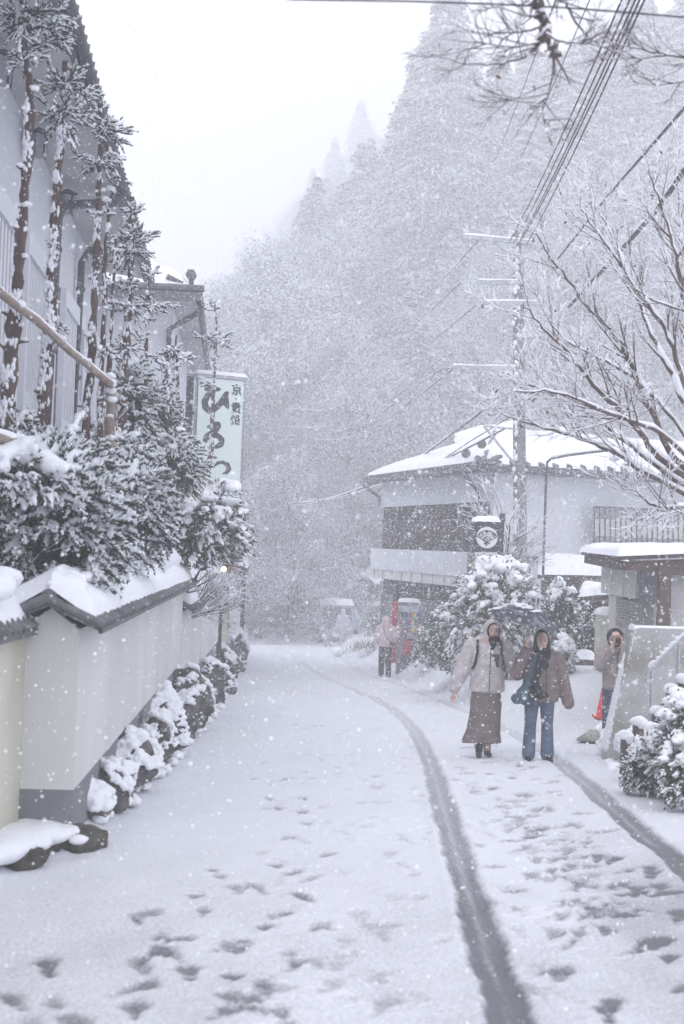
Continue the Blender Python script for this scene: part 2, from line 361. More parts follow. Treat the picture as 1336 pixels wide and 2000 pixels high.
def ground():
    ys = np.concatenate([np.linspace(-16,4.2,20), 4.2*np.exp(np.linspace(0.006, math.log(62/4.2), 760)), np.linspace(63,322,150)])
    xs = np.concatenate([-np.geomspace(5,88,34)[::-1], np.linspace(-4.95,7.2,440), np.geomspace(7.3,88,34)])
    X,Y = np.meshgrid(xs, ys, indexing='ij'); Z = gheight(X,Y)
    P3 = np.stack([X,Y,X*0],-1)
    near = (Y<60)&(X>-5)&(X<8)
    n1 = nz3(P3, .9, 3, 3); n2 = nz3(P3, 5., 4, 3); n3 = nz3(P3, 14., 9, 2)
    Z = Z + np.where(near, .018*n1+.006*n2, .25*n1*sst(60,70,Y))
    wear = np.zeros_like(X); n4 = nz3(P3*np.array([1,.5,1]), 2.6, 17, 3)
    for T,wd in ((TL,.105),(TR,.115)):
        d,sd = poly_d(X,Y,T); wob = .016*n2+.010*n4+.012*n3
        k = 1-sst(wd*.72,wd*1.12,d+wob)
        mid = 1-.35*np.exp(-(sd/.018)**2)
        fade = np.interp(Y,[0,8,14,22,34,60],[.95,.9,.72,.42,.22,.12])
        if T is TR: fade = np.interp(Y,[0,10,14,20,34,60],[.95,.95,.8,.35,.18,.12])
        wear = np.maximum(wear, k*mid*fade*(.96+.08*n4)); Z = Z-.018*k + .012*np.exp(-((d-wd*1.3)/.04)**2)
    W2 = np.zeros_like(X)
    for x,y,s,a,dp in prints:
        i0,i1 = np.searchsorted(xs,[x-.3,x+.3]); j0,j1 = np.searchsorted(ys,[y-.3,y+.3])
        if i1<=i0 or j1<=j0: continue
        xx = X[i0:i1,j0:j1]-x; yy = Y[i0:i1,j0:j1]-y
        u = xx*math.cos(a)+yy*math.sin(a); v = -xx*math.sin(a)+yy*math.cos(a)
        wloc = 1+.35*np.sign(v)*sst(0,.06,abs(v))
        el=1+.5*abs(math.sin(x*37+y*11)); q = np.hypot(u/(.050*s*wloc), v/(.13*s*el)); ar = (1-.75*np.exp(-((v+.035*s)/.022)**2)*(math.sin(x*91+y*57)>-.3))
        q = q + .42*n3[i0:i1,j0:j1]+.30*n2[i0:i1,j0:j1]
        k = (1-sst(.55,1.15,q))
        W2[i0:i1,j0:j1] = np.maximum(W2[i0:i1,j0:j1], k*dp*ar); Z[i0:i1,j0:j1] -= .014*k*min(1,dp+.3); Z[i0:i1,j0:j1] += .008*np.exp(-((q-1.35)/.25)**2)
    wear = np.maximum(wear, W2*.8)
    # trodden, thinner snow near right and around walkers, plus painted lens darkening towards camera
    wr = sst(.6,3.0,X)*(1-sst(8,15,Y))*.48
    n4 = nz3(P3*np.array([1,.5,1]), 2.6, 17, 3)
    thin = np.clip(wr*(1+.6*n4)+.26*(1-sst(6,11.5,Y))*(1+.6*n4),0,.62)*sst(-2.2,-1.2,X)*(X<5.2)*(Y<30)
    thin = thin + .10*np.clip(n4-.1,0,1)*sst(14,18,Y)*(1-sst(30,40,Y))*(X>-.5)
    # kerb grit streak left of road mid way
    mb = MB(); n0,n1_ = X.shape; i=np.arange(n0-1)[:,None]*n1_; j=np.arange(n1_-1)[None]
    mb.add(np.stack([X,Y,Z],-1).reshape(-1,3), np.stack([i+j,i+n1_+j,i+n1_+j+1,i+j+1],-1).reshape(-1,4))
    me = mesh_of('ground', mb, [], smooth=True)
    at_ = me.color_attributes.new('wear','FLOAT_COLOR','POINT')
    far = sst(60,72,Y)
    at_.data.foreach_set('color', np.stack([wear,thin,far,X*0+1],-1).astype(np.float32).ravel())  # green channel: thin snow together with the painted near darkening
    m = bpy.data.materials.new('snowy_ground'); m.use_nodes=True; n=m.node_tree; L=n.links; b=n.nodes['Principled BSDF']
    ca=n.nodes.new('ShaderNodeVertexColor'); ca.layer_name='wear'; sp=n.nodes.new('ShaderNodeSeparateColor'); L.new(ca.outputs[0],sp.inputs[0])
    tc=n.nodes.new('ShaderNodeTexCoord'); nz=n.nodes.new('ShaderNodeTexNoise'); nz.inputs['Scale'].default_value=55; nz.inputs['Detail'].default_value=5; nz.inputs['Roughness'].default_value=.7
    L.new(tc.outputs['Object'],nz.inputs['Vector'])
    def math_(op,a,b_=None,v=None):
        q=n.nodes.new('ShaderNodeMath'); q.operation=op
        L.new(a,q.inputs[0])
        if b_ is not None: L.new(b_,q.inputs[1])
        elif v is not None: q.inputs[1].default_value=v
        return q.outputs[0]
    c0=math_('SUBTRACT',nz.outputs[0],v=.5); c1=math_('MULTIPLY',c0,v=1.7)
    s1=math_('ADD',sp.outputs[0],sp.outputs[1]); s1n=math_('MULTIPLY',s1,v=5.); s1n.node.use_clamp=True
    c2=math_('MULTIPLY',c1,s1n); s2=math_('ADD',s1,c2); s2.node.use_clamp=True
    m1=n.nodes.new('ShaderNodeMix'); m1.data_type='RGBA'; m1.inputs[6].default_value=(.69,.70,.745,1); m1.inputs[7].default_value=(.15,.15,.165,1); L.new(s2,m1.inputs[0])
    n5=n.nodes.new('ShaderNodeTexNoise'); n5.inputs['Scale'].default_value=.9; n5.inputs['Detail'].default_value=9; n5.inputs['Roughness'].default_value=.75; L.new(tc.outputs['Object'],n5.inputs['Vector'])
    cr=n.nodes.new('ShaderNodeValToRGB'); cr.color_ramp.elements[0].position=.45; cr.color_ramp.elements[1].position=.56; cr.color_ramp.elements[0].color=(.10,.10,.09,1); cr.color_ramp.elements[1].color=(.70,.71,.74,1); L.new(n5.outputs[0],cr.inputs[0])
    m2=n.nodes.new('ShaderNodeMix'); m2.data_type='RGBA'; L.new(sp.outputs[2],m2.inputs[0]); L.new(m1.outputs[2],m2.inputs[6]); L.new(cr.outputs[0],m2.inputs[7]); L.new(m2.outputs[2],b.inputs['Base Color'])
    b.inputs['Roughness'].default_value=.8; b.inputs['Specular IOR Level'].default_value=.25
    n6=n.nodes.new('ShaderNodeTexNoise'); n6.inputs['Scale'].default_value=26; n6.inputs['Detail'].default_value=5; L.new(tc.outputs['Object'],n6.inputs['Vector'])
    bp=n.nodes.new('ShaderNodeBump'); bp.inputs['Distance'].default_value=.014; L.new(n6.outputs[0],bp.inputs['Height']); L.new(bp.outputs[0],b.inputs['Normal'])
    me.materials.append(m); o=bpy.data.objects.new('ground',me); COL.objects.link(o); struct(o)
ground()

# snow-covered garden bed held up behind the boundary wall
mb = MB(); ys=np.linspace(10.0,50,120); xs=np.linspace(0,1,40)
def wallx(Y): return np.interp(Y,[0,9.9,20.5,30.5,50],[-2.6,-1.79,-2.24,-2.55,-3.1])
Yg,Ug=np.meshgrid(ys,xs,indexing='ij'); Xg=(wallx(Yg)-.22)*(1-Ug)+(-14)*Ug; Zg=1.0-.021*Yg+.07*nz3(np.stack([Xg,Yg,Xg*0],-1),1.3,8,3); Zg=np.where(Yg<9.6,Zg-.3,Zg)
i=np.arange(119)[:,None]*40; j=np.arange(39)[None]; mb.add(np.stack([Xg,Yg,Zg],-1).reshape(-1,3), np.stack([i+j,i+j+1,i+40+j+1,i+40+j],-1).reshape(-1,4))
struct(obj('garden_ground', mb, SNOW, smooth=True))

# ================================================================ BOUNDARY WALL (plaster, tiled coping)
def coping(root, A, B, zE, halfw, over, rise, snowth, seed, s_end=0.16, ntile=None, lump=.35):
    """A,B: road-face ends (x,y); ridge runs behind the face by halfw"""
    A=np.array([*A,0.]);B=np.array([*B,0.]); d=(B-A); Ln=np.linalg.norm(d[:2]); d/=Ln; nrm=np.array([d[1],-d[0],0])   # towards road
    if nrm[0]<0: nrm=-nrm
    A=A-d*s_end; B=B+d*s_end; Ln+=2*s_end
    E0=A+nrm*over; E1=B+nrm*over; R0=A-nrm*halfw; R1=B-nrm*halfw; K0=A-nrm*(2*halfw+over); K1=B-nrm*(2*halfw+over)
    for q in (E0,E1,K0,K1): q[2]=zE
    for q in (R0,R1): q[2]=zE+rise
    mb=MB(); up=np.array([0,0,.045])
    for (a,b,c,e) in ((E0,E1,R1,R0),(K1,K0,R0,R1)):
        mb.prism([a,b,c,e], up)
    n = ntile or int(Ln/.15)
    for k in range(n+1):
        t=k/n; a=E0*(1-t)+E1*t; c=R0*(1-t)+R1*t; o=np.array([0,0,.06]); dd=(c-a)/np.linalg.norm(c-a)
        mb.tube([a+o-dd*.02, c+o-[0,0,.01]], .030, 8)
        a2=K0*(1-t)+K1*t; mb.tube([a2+o, c+o], .038, 6)
    mb.tube([R0+[0,0,.06],R1+[0,0,.06]], .06, 10)
    # pendant eave tiles: a thin drip course below the edge
    mb.beam(E0+np.array([0,0,.01])-nrm*.01, E1+np.array([0,0,.01])-nrm*.01, .025, .035)
    for e0,r0,k0 in ((E0,R0,K0),(E1,R1,K1)):          # verge tiles on the gable ends
        mb.tube([e0+[0,0,.055], r0+[0,0,.07], k0+[0,0,.055]], .022, 8)
    for e0,r0,k0,sg_ in ((E0,R0,K0,1),(E1,R1,K1,-1)):
        f0=e0-nrm*over; f1=k0+nrm*over; o_=d*sg_*s_end*.98; zz=np.array([0,0,.004])
        mg=MB(); mg.prism([f0+o_+zz,f1+o_+zz,r0+o_-[0,0,.02]],d*sg_*.12); obj('gable_fill',mg,PLAST,root)
    obj('coping_tiles', mb, TILE, root, smooth=False)
    ms=MB(); o=np.array([0,0,.075])
    snow_sheet(ms, E0+o-nrm*.03, E1+o-nrm*.03, R1+o+[0,0,.05], R0+o+[0,0,.05], snowth, int(Ln*16), 22, lump, seed, scal=n, edge=.035, fr=2.2)
    snow_sheet(ms, K1+o, K0+o, R0+o+[0,0,.05], R1+o+[0,0,.05], snowth, int(Ln*8), 12, lump, seed+1, fr=2.2)
    P=np.linspace(R0+[0,0,.10],R1+[0,0,.10],int(Ln*7)); 
    rr=(snowth*.95)*(1+.5*nz3(P,1.3,seed+2)).clip(.35,1.8); P[:,2]+=rr*.55; rr[0]*=.6; rr[-1]*=.6
    rr*=np.interp(np.arange(len(rr))/len(rr),[0,.12,.3,1],[.25,.5,1.25,1.35]); P[:,2]+=rr*.2; mr=MB(); mr.tube(P, rr*1.1, 14)
    Pc=P[rng.integers(0,len(P),int(Ln*5))]; mr.blobs(Pc+rng.normal(size=Pc.shape)*[.03,.05,.02]+nrm*.05, rng.uniform(.06,.15,(len(Pc),1))*np.array([1,1,.7]), amp=.25)
    ms.v+= [v for v in mr.v]; ms.f += [f+ms.n for f in mr.f]; ms.m+=mr.m; ms.n+=mr.n
    obj('snow', ms, SNOW, root, smooth=True)
def wall_body(root, A, B, zb, zs, zt, thick, m1, m2, proud=.012, seam=None):
    A=np.array([*A,0.]);B=np.array([*B,0.]); d=(B-A)/np.linalg.norm((B-A)); n=np.array([d[1],-d[0],0]); n = n if n[0]>0 else -n
    def slab(z0,z1,out):
        a=A+n*out; b=B+n*out; a2=A-n*thick; b2=B-n*thick; mb=MB(); P=[a,b,b2,a2]; P=[p+[0,0,z0] for p in P]; mb.prism(P,(0,0,z1-z0)); return mb
    o1=obj('plaster_face', slab(zs,zt,0), m1, root)
    obj('base_course', slab(zb,zs,-.035), m2, root)
    return n,d
# corner section with projecting pier
wA=(-1.79,9.9); wB=(-2.24,20.5)
t=thing('garden_wall','long white plaster wall with pier nearest the camera, thick ridged snow on its tiled coping','garden wall',(-1.9,10,-.4),'plaster wall sections along the road')
wall_body(t,wA,wB,-1.35,-.075,1.04,.37,PLAST,GREYB); coping(t,wA,wB,1.03,.20,.17,.17,.12,11)
mb=MB(); mb.box((-2.0,9.905,.94),(.36,.03,.27)); obj('pier_cap', mb, PLAST, t)
wC=(-2.25,20.62); wD=(-2.53,30.2)
t=thing('garden_wall','shorter white plaster wall section set lower, just beyond the long one','garden wall',(-2.4,21,-.9),'plaster wall sections along the road')
wall_body(t,wC,wD,-1.9,-.43,.66,.35,PLAST,GREYB); coping(t,wC,wD,.65,.20,.17,.18,.15,21)
mb=MB(); mb.box((-2.56,30.3,-.35),(.09,.09,2.1)); obj('end_post', mb, WOODD, t)
wE=(-2.6,31.0); wF=(-2.75,35.5)
t=thing('garden_wall','farthest low plaster wall with dark timber head and smooth snow cap','garden wall',(-2.7,31,-1.4),'plaster wall sections along the road')
wall_body(t,wE,wF,-2.2,-.9,.22,.33,PLASTO,GREYB); coping(t,wE,wF,.26,.22,.26,.30,.14,31)
mb=MB(); mb.beam((-2.56,30.95,.19),(-2.71,35.5,.19),.16,.14); mb.box((-2.58,30.94,-.6),(.12,.1,1.5)); obj('timber_head', mb, WOODD, t)
wG=(-2.22,4.2); wH=(-2.16,9.93)
t=thing('garden_wall','yellowed weathered plaster wall set back at the left edge of the view','garden wall',(-2.2,6,-.3),'plaster wall sections along the road')
wall_body(t,wG,wH,-.75,-.60,.98,.3,PLASTO,GREYB); coping(t,wG,wH,1.0,.17,.08,.2,.06,41,s_end=0.0)

# stone kerb with a snow shelf at the wall foot (lower left)
kp=[gp(*p,.02) for p in [(45,1692),(75,1668),(98,1645),(128,1652),(160,1655),(178,1640)]]
t=thing('stone_kerb','dark mossy stone kerb bending round a snow shelf below the pier','kerb',tuple(kp[2]))
mb=MB(); 
for a,b in zip(kp[:-1],kp[1:]):
    for q in range(5):
        p=a.lerp(b,(q+.5)/5); mb.blobs(np.array([[p.x,p.y,p.z+.03]]),np.array([[.085+rng.uniform(0,.04),.12,.085+rng.uniform(-.02,.02)]]),amp=.38,sub=3,freq=4.)
o=bpy.data.objects.new('stone',merge(mb,.018,2,kp[2],MOSS)); COL.objects.link(o); o.parent=t
mb=MB(); sh=[gp(-60,1760,.0),gp(10,1722,0)]+kp[:]+[gp(170,1600,.2),gp(60,1590,.2),gp(-60,1640,.2)]
c0=Vector((0,0,0)); 
for s_ in sh: c0+=s_/len(sh)
for a,b in zip(kp[:-1],kp[1:]):
    for q in range(4):
        p=a.lerp(b,(q+.5)/4); d_=(c0-p); d_.z=0; d_.normalize(); p=p+d_*rng.uniform(.19,.30); ell(mb,(p.x,p.y,p.z+.115+rng.uniform(-.015,.015)),(.085,.10,.04),sub=2)
for q in range(110):
    a=kp[0].lerp(kp[-1],rng.random()); b=Vector((-2.2,rng.uniform(8.6,9.9),a.z)); p=a.lerp(b,rng.uniform(.38,1)); ell(mb,(p.x,p.y,float(gz(p.y))+.12),(.13,.15,.06+rng.uniform(0,.025)),sub=2)
o=bpy.data.objects.new('snow',merge(mb,.03,8,kp[2],SNOW)); COL.objects.link(o); o.parent=t

# rocks along the wall foot
def rock(loc, size, seed, label, cat='rock', group=None, mt=ROCK, sn=.06, name='rock', lim=.15):
    r=np.random.default_rng(seed); T,TF=ICO[4]
    n1=nz3(T,1.7,seed,2); n0=nz3(T,5.,seed+40,3); V=T*(1+.38*n1[:,None]+.14*n0[:,None]); 
    for q in range(7):      # broken facets
        d=unit0(r.normal(size=3)); h=r.uniform(.55,.85); ex=np.clip(V@d-h,0,None); V=V-ex[:,None]*d*.85
    V=V*np.array(size)/2
    a=r.uniform(-.5,.5); c,s=math.cos(a),math.sin(a); V=V@np.array([[c,-s,0],[s,c,0],[0,0,1]]).T
    V+=np.array([0,0,size[2]*.36]); mb=MB(); mb.add(V+np.array(loc),TF)
    t=thing(name,label,cat,tuple(loc),group); o=obj('stone',mb,mt,t,smooth=True)
    me=o.data; N=np.zeros(len(V)*3,np.float32); me.vertices.foreach_get('normal',N); N=N.reshape(-1,3)
    nn=nz3(V*np.array([1,1,.5]),8.,seed+3,4); k=np.where((N[:,2]+.85*nn>lim)&(V[:,2]>size[2]*.05))[0]
    k=r.permutation(k)[:int(480*max(.6,size[1]))]; ms=MB(); rr=r.uniform(.014,.046,len(k))*(.7+.5*N[k,2].clip(0,1))*(sn/.05)
    for i_,q in zip(k,rr): ell(ms,V[i_]+N[i_]*q*.35+np.array([0,0,q*.35])+np.array(loc),(q*1.15,q*1.15,q*.95),sub=1)
    me=merge(ms,.011,1,t.location,SNOW); o=bpy.data.objects.new('snow',me); COL.objects.link(o); o.parent=t
    return t
def unit0(v): return v/np.linalg.norm(v)
ORD=['first','second','third','fourth','fifth','sixth','seventh','eighth','ninth','tenth','eleventh','twelfth','thirteenth','fourteenth','fifteenth','sixteenth','seventeenth','eighteenth']
RK=[(182,1606,80,70),(205,1588,80,95),(238,1572,80,80),(262,1548,80,112),(290,1522,75,85),(312,1500,70,100),(338,1474,72,120),(362,1450,70,95),(384,1428,62,115),(404,1404,56,90),(420,1382,52,100),(436,1358,46,80),(448,1336,40,70),(345,1412,80,60),(372,1384,70,66),(396,1350,60,60)]
for k,(px,py,wd,ht) in enumerate(RK):
    g=gp(px,py); s=g.y/F
    lb='in the row at the wall foot, %s from the kerb'%ORD[k] if k<13 else ['lying on top of the row nearest the long wall','lying on top of the row, middle of three','lying on top of the row, farthest of three'][k-13]
    hv=rng.uniform(.68,1.12); rock((g.x-wd*s*.2,g.y+.1,g.z),(wd*s*1.25,max(.45,wd*s*rng.uniform(1.5,2.4)),ht*s*1.22*hv),100+k,'snow-streaked dark rock '+lb,'rock','rocks at the foot of the plaster wall',sn=.05,lim=.30)
mb=MB()
RL=np.array([gp(px,py)[:] for px,py,_,_ in RK[:13]]); RL=RL[np.argsort(RL[:,1])]
for q in range(520):
    y=rng.uniform(RL[0,1]-.15,RL[-1,1]+.6); x=np.interp(y,RL[:,1],RL[:,0])+rng.uniform(-.34,.12); zc_=float(gz(y))+.04+max(0,(np.interp(y,RL[:,1],RL[:,0])-x))*rng.uniform(.1,.9); r_=rng.uniform(.02,.075); ell(mb,(x,y,zc_),(r_*1.2,r_*1.5,r_*.8),sub=1)
tt=thing('snow_drift','ragged snow drift packed between the rocks at the plaster wall foot','snow drift',(RL[5,0],RL[5,1],float(gz(RL[5,1])))); o=bpy.data.objects.new('drift',merge(mb,.016,1,tt.location,SNOW)); COL.objects.link(o); o.parent=tt
g=gp(462,1314); rock((g.x-.1,g.y+.3,g.z),(.62,1.3,1.55),140,'tall snow-draped boulder at the far end of the wall where the road bends','boulder',None,ROCK,.09,'boulder',.0)
g=gp(444,1310); rock((g.x-.15,g.y+2,g.z+.3),(.6,1.6,1.5),141,'snow-covered boulder half hidden behind the tall one at the road bend','boulder',None,ROCK,.16,'boulder',-.2)

# ================================================================ HOUSE ON THE LEFT
D1=np.array([-.0785,1.,0]); D1/=np.linalg.norm(D1); L1=np.array([D1[1],-D1[0],0])
def hp(s,l,z): return CAMP_+D1*s+L1*l+np.array([0,0,z-CAMZ])
CAMP_=np.array([0,0,CAMZ])
def on_lat(px,py,lat):                      # pixel -> (s,z) on the plane lat=const of the house frame
    P=np.array(hit(px,py,hp(0,lat,0),Vector(L1))); q=P-CAMP_; return q@D1, P[2]
WL=-2.6; ZT=6.58
t=thing('townhouse','tall white plastered house on the left with slatted upper windows and deep dark eaves','house',tuple(hp(20,WL,0)))
mb=MB(); mb.prism([hp(6,WL,-.6),hp(26,WL,-.6),hp(26,WL-7,-.6),hp(6,WL-7,-.6)],(0,0,ZT+.6)); obj('wall',mb,HWALL,t)
EL=-1.74
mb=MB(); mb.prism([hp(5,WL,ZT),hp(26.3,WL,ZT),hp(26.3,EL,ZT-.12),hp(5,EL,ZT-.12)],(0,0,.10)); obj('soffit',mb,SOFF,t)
mb=MB(); mb.prism([hp(4.9,EL+.05,ZT-.02),hp(26.4,EL+.05,ZT-.02),hp(26.4,WL-4,ZT+1.9),hp(4.9,WL-4,ZT+1.9)],(0,0,.14))
mb.beam(hp(4.9,EL+.02,ZT-.05),hp(26.4,EL+.02,ZT-.05),.07,.20)
k=0
for s in np.arange(5,26.4,.27): mb.tube([hp(s,EL+.10,ZT+.12),hp(s,WL-1,ZT+.85)],.06,8)
rf=obj('roof',mb,TILE,t)
mb=MB(); snow_sheet(mb,hp(5,EL+.02,ZT+.18),hp(26.3,EL+.02,ZT+.18),hp(26.3,WL-4,ZT+2.1),hp(5,WL-4,ZT+2.1),.14,260,20,.3,51,scal=78,edge=.03); obj('snow',mb,SNOW,rf,smooth=True)
mb=MB(); P=[hp(s,EL+.12,ZT-.10) for s in (4.9,26.5)]; mb.tube(P,.065,10); obj('gutter',mb,GUTT,t)
wl=[]
for l_,r_ in (((32,640),(77,670)),((109,705),(149,735)),((173,760),(185,770))): wl.append((on_lat(*l_,WL)[0],on_lat(*r_,WL)[0]))
zw0=on_lat(58,826,WL)[1]; zw1=on_lat(62,482,WL)[1]
def slat_window(root,s0,s1,z0,z1,lat,n):
    mb=MB(); mb.prism([hp(s0,lat+.012,z0),hp(s1,lat+.012,z0),hp(s1,lat+.012,z1),hp(s0,lat+.012,z1)],L1*.012); wdw=obj('window',mb,WING,root)
    mb=MB(); fw=.09
    for a,b,c,d in ((s0,s1,z0,z0+.28),(s0,s1,z1-.26,z1),(s0,s0+.07,z0+.28,z1-.26),(s1-.07,s1,z0+.28,z1-.26)):
        mb.prism([hp(a,lat+.026,c),hp(b,lat+.026,c),hp(b,lat+.026,d),hp(a,lat+.026,d)],L1*fw)
    obj('frame',mb,WINB,wdw)
    mb=MB()
    for s in np.linspace(s0+.07,s1-.07,n+2)[1:-1]:
        h=(s1-s0)/(n+1)*.27; mb.prism([hp(s-h,lat+.028,z0+.28),hp(s+h,lat+.028,z0+.28),hp(s+h,lat+.028,z1-.26),hp(s-h,lat+.028,z1-.26)],L1*.05)
    obj('slats',mb,WINB,wdw)
slat_window(t,wl[0][0],wl[0][1],zw0,zw1,WL,11); slat_window(t,wl[1][0],wl[1][1],zw0,zw1,WL,11); slat_window(t,wl[2][0],wl[2][1]+.2,zw0,zw1,WL,9)
s0=wl[0][0]; slat_window(t,s0-3.4,s0-.5,zw0,zw1,WL,11)
mb=MB(); mb.prism([hp(6,WL+.005,zw0-.16),hp(26,WL+.005,zw0-.16),hp(26,WL+.005,zw0-.02),hp(6,WL+.005,zw0-.02)],L1*.16); obj('sill_board',mb,GUTT,t)
mb=MB(); mb.prism([hp(6,WL+.004,zw0-1.0),hp(26,WL+.004,zw0-1.0),hp(26,WL+.004,zw0-.55),hp(6,WL+.004,zw0-.55)],L1*.05); obj('rail_board',mb,WOODD,t)
for px in ((110,480),(155,590)):
    s,z=on_lat(*px,WL+.09)
    mb=MB(); q=[hp(s,EL+.10,ZT-.14),hp(s,EL+.0,ZT-.30),hp(s,WL+.20,ZT-.36),hp(s,WL+.10,ZT-.55),hp(s,WL+.10,2.2),hp(s,WL+.10,-.5)]; mb.tube(q,.062,10)
    for zz in (5.6,4.2,2.9): mb.lathe(hp(s,WL+.10,zz),[(.072,-.03),(.075,0),(.072,.03)],10)
    obj('downpipe',mb,GUTT,t)
for px in ((78,298),(133,400),(8,150),(197,530)):      # little glazed eave lamps
    s,z=on_lat(*px,WL+.22)
    mb=MB(); c=hp(s,WL+.2,ZT-.34)
    for dx in (-1,1):
        for dy in (-1,1): mb.beam(c+D1*dx*.10+L1*dy*.09+[0,0,.15],c+D1*dx*.08+L1*dy*.07-[0,0,.15],.02,.02,up=(1,0,0))
    mb.lathe(c+[0,0,.15],[(.001,.07),(.16,.0),(.13,-.02)],4); lm=obj('eave_lamp',mb,DARK,t)
    mb=MB(); mb.lathe(c,[(.001,-.14),(.085,-.14),(.12,.12),(.001,.12)],4); obj('glass',mb,WING,lm)

# second wing
S2=28.8; W2=-1.30; E2=-.83; Z2=6.66
t=thing('townhouse','smaller white house wing beyond, its snowy ridge ending in a round tile ornament','house',tuple(hp(S2,W2,0)))
mb=MB(); mb.prism([hp(S2,W2,-1.2),hp(41.5,W2,-1.2),hp(41.5,-6.5,-1.2),hp(S2,-6.5,-1.2)],(0,0,Z2+.98)); obj('wall',mb,HWALL,t)
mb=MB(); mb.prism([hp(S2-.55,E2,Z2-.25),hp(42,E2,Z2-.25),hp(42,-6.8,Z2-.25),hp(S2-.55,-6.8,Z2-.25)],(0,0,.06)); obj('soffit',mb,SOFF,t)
mb=MB(); up_=[0,0,.12]
mb.prism([hp(S2-.6,E2+.05,Z2-.19),hp(42.1,E2+.05,Z2-.19),hp(39,-3.4,Z2+1.2),hp(S2+2.0,-3.4,Z2+1.2)],up_)
mb.prism([hp(S2-.6,-6.8,Z2-.185),hp(S2-.6,E2+.05,Z2-.185),hp(S2+2,-3.4,Z2+1.2),hp(S2+2,-3.41,Z2+1.2)],up_)
mb.beam(hp(S2-.62,-6.8,Z2-.15),hp(S2-.62,E2+.1,Z2-.15),.06,.17); mb.beam(hp(S2-.6,E2+.07,Z2-.15),hp(42,E2+.07,Z2-.15),.06,.2)
mb.tube([hp(S2-.6,-6.8,Z2+.02),hp(S2-.6,E2+.15,Z2+.02)],.07,8)
for s in np.arange(S2-.5,42,.3): mb.tube([hp(s,E2+.1,Z2-.07),hp(s,E2-.6,Z2+.25)],.055,6)
rf=obj('roof',mb,TILE,t)
mb=MB(); snow_sheet(mb,hp(S2-.6,-6.6,Z2+.03),hp(S2-.6,E2+.0,Z2+.03),hp(S2+2,-3.2,Z2+1.4),hp(S2+2,-3.9,Z2+1.4),.2,80,12,.3,61); snow_sheet(mb,hp(S2-.5,E2+.02,Z2-.03),hp(42,E2+.02,Z2-.03),hp(39,-3.4,Z2+1.35),hp(S2+2,-3.4,Z2+1.35),.16,120,12,.3,62); obj('snow',mb,SNOW,rf,smooth=True)
c=hp(S2-.45,E2-.12,Z2+.30); mb=MB(); 
Rx=Matrix.Rotation(R_(90),3,'X'); mb.lathe(c,[(.001,-.1),(.09,-.1),(.1,-.04),(.1,.1),(.001,.1)],18,rot=Rx); mb.tube([c-[0,0,.28],c-[0,0,.05]],.05,8)
for a in range(6): mb.tube([c+np.array([math.cos(a*1.047)*.09,-.1,math.sin(a*1.047)*.09])*1.0]*1+[c+np.array([math.cos(a*1.047)*.09,-.13,math.sin(a*1.047)*.09])],.02,6)
obj('ridge_ornament',mb,TILE,rf)
mb=MB(); zb=float(on_lat(335,835,W2)[1]); mb.prism([hp(S2-.06,-6.5,zb-.08),hp(S2-.06,W2+.06,zb-.08),hp(S2-.06,W2+.06,zb+.09),hp(S2-.06,-6.5,zb+.09)],-D1*.05); mb.prism([hp(S2-.11,W2+.004,zb-.08),hp(41.5,W2+.004,zb-.08),hp(41.5,W2+.004,zb+.09),hp(S2-.11,W2+.004,zb+.09)],L1*.06); obj('timber_band',mb,GUTT,t)
mb=MB(); mb.tube([hp(S2-.4,E2+.12,Z2-.25),hp(S2-.2,E2+.0,Z2-.42),hp(S2-.05,W2+.22,Z2-.55),hp(S2-.10,W2-.06,Z2-.75),hp(S2-.10,W2-.06,zb+.12)],.06,8); obj('downpipe',mb,GUTT,t)
mb=MB(); mb.tube([hp(S2-.10,W2-.06,zb-.12),hp(S2-.10,W2-.06,-1)],.06,8); obj('downpipe',mb,GUTT,t)
mb=MB(); mb.box(hp(S2-.03,W2-.75,zb+1.1),(.04,.04,.04)); mb.prism([hp(S2-.02,W2-3.1,zb-1.4),hp(S2-.02,W2-1.5,zb-1.4),hp(S2-.02,W2-1.5,zb-.2),hp(S2-.02,W2-3.1,zb-.2)],-D1*.04); obj('window',mb,GLASS,t)

# small gate roof with bulb
p=at(458,1090,40.); g0=(p.x,40.,float(gz(40)))
t=thing('gate_roof','small snow-capped gate roof beyond the wall with a warm lit bulb under it','gate',g0)
a=at(437,1098,39.4);b=at(484,1118,39.4);c=at(487,1108,41.2);d=at(440,1082,41.2)
mb=MB(); mb.prism([a,b,c,d],(0,0,.10)); mb.beam(a-Vector((0,0,.1)),b-Vector((0,0,.12)),.08,.12); rf=obj('roof',mb,WOODD,t)
mb=MB(); snow_sheet(mb,np.array(a)+[0,0,.10],np.array(b)+[0,0,.10],np.array(c)+[0,0,.10],np.array(d)+[0,0,.10],.22,40,20,.2,71); obj('snow',mb,SNOW,rf,smooth=True)
for q in (a.lerp(b,.15),a.lerp(b,.8)):
    mb=MB(); mb.box((q.x,q.y+.4,(q.z+g0[2])/2-.1),(.11,.11,q.z-g0[2]+.1)); obj('post',mb,WOODD,t)
p=at(437,1112,39.2); mb=MB(); ell(mb,p,(.075,.075,.08)); bl=obj('bulb',mb,mat('bulb',(1,.7,.4),.4,emit=((1,.62,.32),5.)),t,smooth=True)
mb=MB(); mb.tube([p+Vector((0,0,.07)),p+Vector((0,.02,.2)),a.lerp(b,.02)+Vector((0,0,.02))],.015,6); obj('lamp_bracket',mb,DARK,t)

